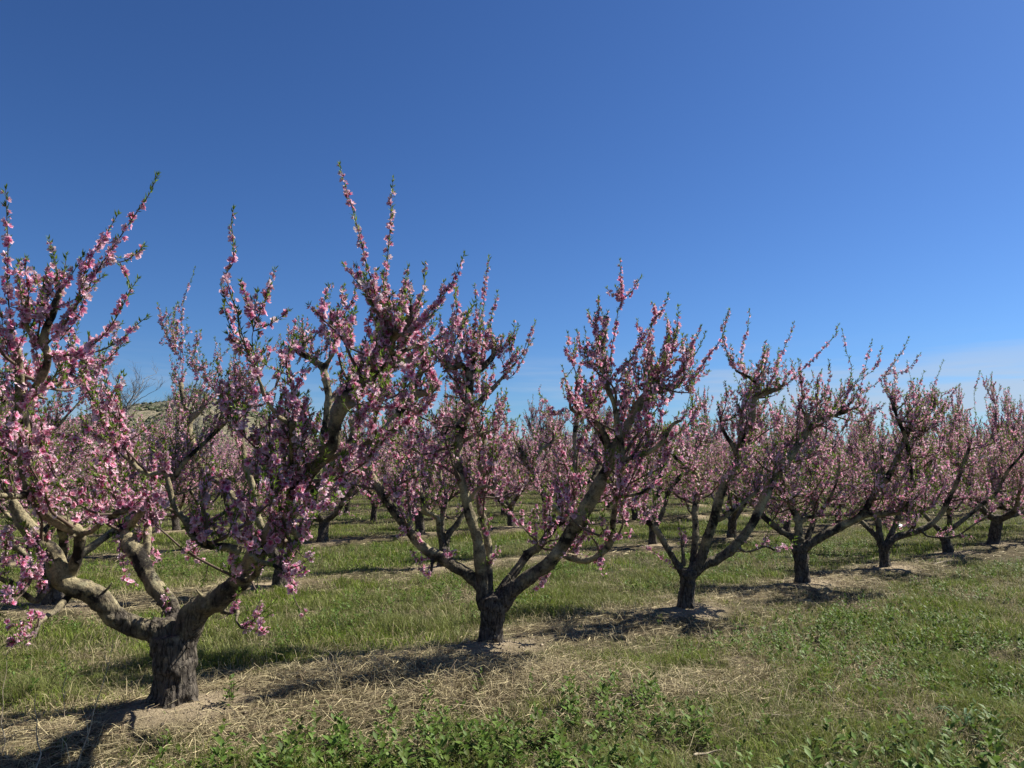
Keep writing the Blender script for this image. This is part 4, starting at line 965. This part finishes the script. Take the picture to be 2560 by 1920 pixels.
ORD = ['first', 'second', 'third', 'fourth', 'fifth', 'sixth', 'seventh', 'eighth', 'ninth', 'tenth', 'eleventh', 'twelfth', 'thirteenth', 'fourteenth', 'fifteenth', 'sixteenth', 'seventeenth', 'eighteenth', 'nineteenth', 'twentieth']
rest = [t for t in TREES if not (t[0] == 0 and 0 <= t[1] <= 4)]
rest.sort(key=lambda t: math.hypot(t[2], t[3]))
rest = rest[:290]
rr = random.Random(4); rows = {}
for t_ in rest: rows.setdefault(t_[0], []).append(t_)
for r in rows: rows[r] = sorted([t for t in rows[r] if abs(math.atan2(t[2], t[3])) < HFOV], key=lambda t: math.atan2(t[2], t[3]))
for t_ in rest:
    if t_ in TAKEN: continue
    r, k, x, y = t_; dist = math.hypot(x, y); near = dist < 27 and r < 4
    pool = PD if near else PF; pi = rr.randrange(len(pool)); key = (near, pi)
    o = pool[pi] if key not in used else copy_tree(pool[pi]); used.add(key)
    s = rr.uniform(.86, 1.04) if r == 0 else (rr.uniform(.86, 1.0) if r == 1 else rr.uniform(.84, 1.0)) * (.86 if -.52 < x / y < -.30 and r > 1 else 1)
    o.location = (x, y, 0); o.rotation_euler = (0, 0, rr.uniform(0, 6.28)); o.scale = (s * 1.14, s * 1.14, s * rr.uniform(.95, 1.08)) if r else (s, s, s)
    i = rows[r].index(t_) if t_ in rows[r] else 99
    if r == 0 and k == -1: tag(o, 'peach tree mostly outside the left edge, nearer than the thick dark trunk', 'peach tree', 'peach trees in flower in the front row')
    elif r == 0: tag(o, f'{ORD[k]} front-row peach tree from the left, receding towards the right edge' if k < 8 else 'small far peach tree at the end of the front row by the right edge', 'peach tree', 'peach trees in flower in the front row' if k < 8 else 'far trees at the end of the front row')
    elif r <= 3 and near and i < 20: tag(o, f'peach tree in full pink bloom, {ORD[i]} trunk from the left in the {ORD[r]} row', 'peach tree', f'peach trees in the {ORD[r]} row')
    elif i == 99: tag(o, 'peach tree beyond the edge of the picture, only some branches reaching in', 'peach tree', 'peach trees just outside the picture')
    else: tag(o, 'distant pink blossoming peach tree in the rows deep in the orchard', 'peach tree', 'distant peach trees deep in the orchard')
for key_pool, pool in ((True, PD), (False, PF)):
    for i, p_ in enumerate(pool):
        if (key_pool, i) not in used:
            for c in list(p_.children_recursive): bpy.data.objects.remove(c)
            bpy.data.objects.remove(p_)

# ------------------------------------------------------------------ bare tree, far trees, hill
def bare_tree(px, py_top, Y, label, seed, spread=.5):
    rng = np.random.default_rng(seed); top = at_depth(px, py_top, Y); root = empty('bare_tree', (top[0], Y, 0)); H = top[2]
    mt = MB(); mc = MB()
    def rec(p, d, L_, r, lv):
        n = 5; P = [p]
        for _ in range(n): d = norm(d + rng.normal(0, .13, 3) + np.array([0, 0, .05])); P.append(P[-1] + d * L_ / n)
        P = np.array(P); tube(mt if lv < 2 else mc, P, np.linspace(r, r * .55, n + 1), 6 if lv < 2 else 3, 0)
        if lv < 5:
            for _ in range(4 if lv else 7):
                j = rng.integers(1, n + 1); rec(P[j], norm(d * .8 + rng.normal(0, spread, 3) + np.array([0, 0, .25])), L_ * rng.uniform(.45, .75), r * .5, lv + 1)
    rec(np.array([0, 0, -.1]), np.array([0, 0, 1.0]), H * .36, .11, 0)
    V = np.concatenate(mc.V); sc = H / V[:, 2].max()
    for q in (mt, mc): q.V = [v * sc for v in q.V]
    mt.obj('trunk', M_TWIGG, root); mc.obj('twigs', M_TWIGG, root)
    return tag(root, label, 'bare tree')
bare_tree(318, 872, 40, 'leafless grey tree with fine upright twigs standing left of the hill', 31)
bare_tree(392, 905, 44, 'smaller leafless tree with thin pale twigs beside the hill slope', 32)

def crown_tree(px, py_top, Y, w, label, seed, group='dark trees on the far horizon'):
    rng = np.random.default_rng(seed); top = at_depth(px, py_top, Y); H = top[2]; zb = hill_z(top[0], Y); root = empty('far_tree', (top[0], Y, zb)); h = H - zb
    mt = MB(); tube(mt, [[0, 0, -.5], [0, 0, h * .5], [0, 0, h * .8]], [h * .05, h * .035, h * .01], 6, 0); mt.obj('trunk', M_TRUNK, root)
    n = 2600; q = norm(rng.normal(size=(n, 3))) * rng.random((n, 1)) ** .4; q = q * np.array([w / 2, w / 2, h * .42]) + np.array([0, 0, h * .56])
    q += (vnoise3(q * 3 / w + seed)[:, None] - .5) * w * .35
    mc = MB(); A = rng.normal(size=(n, 3)); X = norm(A); Y_ = norm(np.cross(X, rng.normal(size=(n, 3)))); s = w * .045
    V = np.stack([q, q + X * s, q + X * s * .5 + Y_ * s * .8], 1).reshape(-1, 3); mc.add(V, None, np.arange(n * 3).reshape(-1, 3), np.repeat(np.array([.035, .055, .022]) * rng.uniform(.6, 1.4, (n, 1)), 3, 0))
    mc.obj('crown', M_LEAF, root, smooth=False); return tag(root, label, 'tree', group)

# hill: a flat-topped ridge 400 m away, ridge line read off the photograph
hx = np.array([-60, 60, 150, 240, 330, 400, 470, 520, 580, 640, 700, 760, 850, 950, 1060]); hy = np.array([1120, 1090, 1055, 1030, 1012, 1000, 992, 991, 1003, 1026, 1048, 1075, 1115, 1150, 1176])
HY = 420.0
hX = np.array([at_depth(a, 1100, HY)[0] for a in hx]); hZ = np.array([at_depth(a, b_, HY)[2] for a, b_ in zip(hx, hy)])
def hill_z(x, y):
    rz = np.interp(x, hX, hZ, left=0, right=0); f = np.exp(-((y - HY) / (60 + 40 * (y > HY))) ** 2 * .9) if abs(y - HY) < 300 else 0
    return float(max(0, rz * f)) if y > 200 else 0.0
xs = np.linspace(hX[0] - 60, hX[-1], 260); ys = np.linspace(HY - 190, HY + 220, 120); XX, YY = np.meshgrid(xs, ys); xf, yf = XX.ravel(), YY.ravel()
rz = np.interp(xf, hX, hZ, left=0, right=0); rz = np.where(xf < hX[0], hZ[0] * np.clip(1 - (hX[0] - xf) / 60, 0, 1), rz)
dy = yf - HY; prof = np.exp(-(dy / np.where(dy > 0, 110, 75)) ** 2 * 1.2)
er = fbm2(xf, yf, .035, 17) - .5; er2 = fbm2(xf, yf, .12, 29) - .5
zz = rz * prof + (er * 7 + er2 * 2.4) * np.clip(rz * prof / 12, 0, 1) * (1 - .75 * np.exp(-(dy / 10) ** 2)) - 1.5
nX, nY = len(xs), len(ys); ii = (np.arange(nY - 1)[:, None] * nX + np.arange(nX - 1)[None, :]).ravel()
m, t, b, o = mat_new('hill_soil'); l = t.links.new; co = N(t, 'ShaderNodeTexCoord')
n1 = noise(t, co.outputs['Object'], .045, 6, .6); n2 = noise(t, co.outputs['Object'], .5, 5, .75)
r1 = ramp(t, [(.44, (.27, .23, .155)), (.60, (.15, .145, .085))]); r2 = ramp(t, [(.42, (.45, .5, .42)), (.56, (1.1, 1.08, 1.05))])
l(n1.outputs['Fac'], r1.inputs[0]); l(n2.outputs['Fac'], r2.inputs[0]); mx = N(t, 'ShaderNodeMix', data_type='RGBA', blend_type='MULTIPLY'); mx.inputs[0].default_value = 1
l(r1.outputs[0], mx.inputs[6]); l(r2.outputs[0], mx.inputs[7]); l(mx.outputs[2], b.inputs['Base Color']); b.inputs['Roughness'].default_value = .95
bp = N(t, 'ShaderNodeBump'); bp.inputs['Distance'].default_value = 1.5; l(n2.outputs['Fac'], bp.inputs['Height']); l(bp.outputs[0], b.inputs['Normal'])
tag(build('hill', np.stack([xf, yf, zz], -1), np.stack([ii, ii + 1, ii + nX + 1, ii + nX], -1), None, None, m), kind='structure')
# scrub on the hill
mb = MB(); rg3 = np.random.default_rng(8); k = 9000; sx = rg3.uniform(hX[0], hX[-1], k); sy = rg3.uniform(HY - 150, HY + 15, k)
sz = np.interp(sx, hX, hZ) * np.exp(-((sy - HY) / np.where(sy > HY, 110, 75)) ** 2 * 1.2) ; keep = (fbm2(sx, sy, .03, 55) > .53) & (sz > 4); sx, sy, sz = sx[keep], sy[keep], sz[keep]; k = len(sx)
e_ = (fbm2(sx, sy, .035, 17) - .5) * 7 + (fbm2(sx, sy, .12, 29) - .5) * 2.4; sz = sz + e_ * np.clip(sz / 12, 0, 1) * (1 - .75 * np.exp(-((sy - HY) / 10) ** 2)) - 1.3
s = rg3.uniform(.4, 1.5, k); V = np.stack([sx, sy, sz], -1)[:, None, :] + oct_[None] * s[:, None, None] * rg3.uniform(.5, 1.3, (k, 6, 1)); i = np.arange(k)[:, None, None] * 6
T = (i + np.array([[0, 1, 4], [1, 2, 4], [2, 3, 4], [3, 0, 4], [1, 0, 5], [2, 1, 5], [3, 2, 5], [0, 3, 5]])[None]).reshape(-1, 3)
mb.add(V.reshape(-1, 3), None, T, np.repeat(np.array([.06, .08, .035]) * rg3.uniform(.6, 1.4, (k, 1)), 6, 0))
tag(mb.obj('scrub', M_LEAF, smooth=False), 'dark green scrub dotted over the far hill', 'scrub', kind='stuff')
crown_tree(500, 974, HY, 7, 'round dark tree on the crest of the hill', 41)
crown_tree(664, 1022, 410, 5, 'small dark tree low on the right shoulder of the hill', 42)
crown_tree(708, 1034, 405, 6, 'broad dark tree at the foot of the hill beside the open sky', 43)
crown_tree(1074, 1068, 190, 5, 'dark conical tree peeping over the far blossom in the middle', 44)
crown_tree(1092, 1082, 200, 7, 'low rounded dark tree just right of the conical one', 45)
crown_tree(1385, 1075, 210, 6, 'dark far tree seen between the middle trees', 46)

# ------------------------------------------------------------------ small things
def stick(px, length, ang, r, mat, label, seed, curve=.1, forks=0, lift=.02):
    rng = np.random.default_rng(seed); p = on_ground(*px); d = np.array([math.cos(ang), math.sin(ang)]); n = 7; P = []
    for k in range(n):
        f = k / (n - 1) - .5; q = p[:2] + d * f * length + np.array([-d[1], d[0]]) * (curve * length * (1 - 4 * f * f) + rng.normal(0, .006)); P.append([q[0], q[1], gheight(q[0], q[1]) + r + lift + rng.uniform(0, .01)])
    P = np.array(P); mb = MB(); a, b_ = smooth_line(P, np.linspace(r, r * .5, n), 3); tube(mb, a, b_, 7, .15)
    for k in range(forks):
        j = rng.integers(1, n - 1); q = P[j]; e = q + np.array([*(d * .5 + rng.normal(0, .5, 2)), .1]) * length * .3; tube(mb, [q, (q + e) / 2 + rng.normal(0, .006, 3), e], [r * .6, r * .5, r * .25], 5, .1)
    c = P.mean(0); o = mb.obj('stick', mat, None, c); o.location = tuple(c); tag(o, label, 'stick'); return o
stick((1767, 1862), .20, .45, .009, M_STICK, 'short pale peeled stick on the foreground weeds, lower middle', 1)
stick((2025, 1806), .24, .25, .006, M_STICK, 'thin pale stick beside the dark reddish one', 2)
stick((1958, 1780), .20, .05, .004, M_STICK, 'slender straight straw-coloured stick above the reddish one', 3)
stick((1925, 1824), .18, 0.0, .008, M_STICKD, 'reddish brown bark stick between pale sticks in the foreground', 4)
stick((1978, 1876), .16, .9, .009, M_STICK, 'stubby tan stick near the bottom edge', 5)
stick((1550, 1742), .22, -.1, .007, M_STICK, 'pale bark strip lying on grass left of the sticks', 6, .18)
stick((1660, 1903), .42, .65, .008, M_STICKD, 'forked brown pruned twig at the bottom edge', 7, .12, 3)
stick((2475, 1578), .75, .35, .009, M_STICK, 'curved greyish prunings branch lying in the grass at the right edge', 8, .16, 2)
stick((2357, 1405), 1.0, .75, .008, M_STICK, 'long straight pale cane lying in front of the sixth tree', 9, .01)
stick((2080, 1905), .28, .8, .012, M_STICK, 'chunky pale wood chip at the bottom edge', 10)

def stalk(px, top_px, label, seed, r=.0032, col=M_STICK, heads=3):
    rng = np.random.default_rng(seed); p = on_ground(*px); q = at_depth(top_px[0], top_px[1], p[1] + .1); z0 = gheight(p[0], p[1]) - .02
    A = np.array([p[0], p[1], z0]); n = 7; P = np.array([A + (q - A) * k / (n - 1) + np.array([*rng.normal(0, .007, 2), 0]) for k in range(n)])
    root = empty('dry_stalk', A); mb = MB(); a, b_ = smooth_line(P, np.linspace(r, r * .35, n), 3); tube(mb, a, b_, 6); mb.obj('stem', col, root, A)
    ml = MB()
    for k in range(heads + 2):
        j = rng.integers(1, n); s = P[j]; e = s + np.array([*rng.normal(0, .05, 2), rng.uniform(.0, .1)]); tube(ml, [s, (s + e) / 2 + rng.normal(0, .01, 3), e], [.0022, .0018, .0006], 4)
    ml.obj('side_twigs', col, root, A); tag(root, label, 'dry stalk')
stalk((188, 1905), (285, 1612), 'tallest pale dry stalk leaning right in front of the nearest tree', 1, .004)
stalk((100, 1918), (88, 1768), 'short thick whitish dry stalk at the lower left corner', 2, .0045)
stalk((160, 1800), (165, 1640), 'thin straight straw stalk in the grass left of the trunk', 3, .0022)
stalk((6, 1880), (14, 1640), 'thin grey stalk at the left edge of the picture', 4, .003)
stalk((835, 1740), (845, 1560), 'thin branching dry weed stem on the straw bank between two trees', 5, .0022, heads=5)

def leek(px, label):
    rng = np.random.default_rng(3); p = on_ground(*px); z = gheight(p[0], p[1]); root = empty('long_leaf_plant', (p[0], p[1], z))
    for k in range(9):
        mb = MB(); az = k * .7 + rng.normal(0, .2); d = np.array([math.cos(az), math.sin(az), 0]); s = np.array([-d[1], d[0], 0]); L_ = rng.uniform(.16, .26); V = []
        for j in range(7):
            f = j / 6; c = d * L_ * f + np.array([0, 0, .13 * math.sin(f * 2.6) * L_ / .22]); w = .008 * (1 - f ** 3) + .0006
            V += [c - s * w + [0, 0, .002], c - [0, 0, .001], c + s * w + [0, 0, .002]]
        Q = []
        for j in range(6): b_ = j * 3; Q += [(b_, b_ + 1, b_ + 4, b_ + 3), (b_ + 1, b_ + 2, b_ + 5, b_ + 4)]
        mb.add(V, Q, None, np.array([.11, .19, .10]) * rng.uniform(.8, 1.3)); mb.obj('leaf', M_LEAF, root)
    tag(root, label, 'plant')
leek((2412, 1790), 'grey-green plant with long arching strap leaves at the lower right')
def small_weed(px, s, label, seed, tall=1.0):
    rng = np.random.default_rng(seed); p = on_ground(*px); root = empty('weed_plant', (p[0], p[1], gheight(p[0], p[1])))
    mb = MB(); q = np.array([p[0]] * 3) + rng.normal(0, .02, 3); w = np.array([p[1]] * 3) + rng.normal(0, .02, 3); weed_leaves(q, w, np.full(3, s), rng, mb, tall)
    B = np.array(root.location); mb.obj('leaves', M_LEAF, root, B); ms = MB()
    for a, b_ in zip(q, w): z = gheight(a, b_); tube(ms, [[a, b_, z - .01], [a, b_, z + s * tall * 1.6], [a, b_, z + s * tall * 2.7]], [.003, .0025, .0012], 5)
    ms.obj('stem', M_TWIG, root, B); tag(root, label, 'weed')
small_weed((573, 1772), .075, 'upright green weed in the bare soil just right of the nearest trunk', 1, .9)
small_weed((414, 1862), .06, 'bushy pale green weed in the shade below the nearest trunk', 2, .7)
small_weed((1160, 1880), .075, 'tall leafy weed standing above the others at the bottom edge', 3, 1.0)

# crumpled white bag
def bag(px, label):
    p = on_ground(*px); rng = np.random.default_rng(2); n, mm = 28, 16; V = []
    for j in range(mm):
        th = j / (mm - 1) * math.pi
        for i in range(n):
            a = i / n * 2 * math.pi; V.append([.20 * math.sin(th) * math.cos(a), .12 * math.sin(th) * math.sin(a), .05 * (1 - math.cos(th)) - .02])
    V = np.array(V); V *= (1 + .7 * (vnoise3(V * 11 + 3) - .5) + .4 * (vnoise3(V * 27) - .5))[:, None]
    Q = [(j * n + i, j * n + (i + 1) % n, (j + 1) * n + (i + 1) % n, (j + 1) * n + i) for j in range(mm - 1) for i in range(n)]
    V[:, 2] = np.abs(V[:, 2]); o = build('plastic_bag', V, Q, None, None, plain('white_plastic', (.82, .84, .82), .35, (.7, .72, .7), 5, .3, .5)); o.location = (p[0], p[1], .04); tag(o, label, 'bag')
bag((2246, 1322), 'crumpled white plastic bag on the grass behind the fifth tree')
# blue container glimpsed far left
def bucket():
    p = at_depth(338, 1199, 32); root = empty('blue_drum', (p[0], 32, 0)); mb = MB(); P = [[0, 0, z] for z in (0, .05, .4, .8, 1.15, 1.2)]; tube(mb, P, [.22, .25, .26, .26, .25, .22], 20); mb.obj('body', plain('blue_plastic', (.02, .05, .40), .4), root)
    mb = MB(); tube(mb, [[0, 0, 1.2], [0, 0, 1.24]], [.23, .23], 20); mb.obj('lid', plain('blue_plastic_lid', (.02, .04, .3), .4), root); tag(root, 'bright blue plastic container glimpsed between blossoming branches at the left', 'container')
bucket()
print('objects', len(bpy.data.objects))
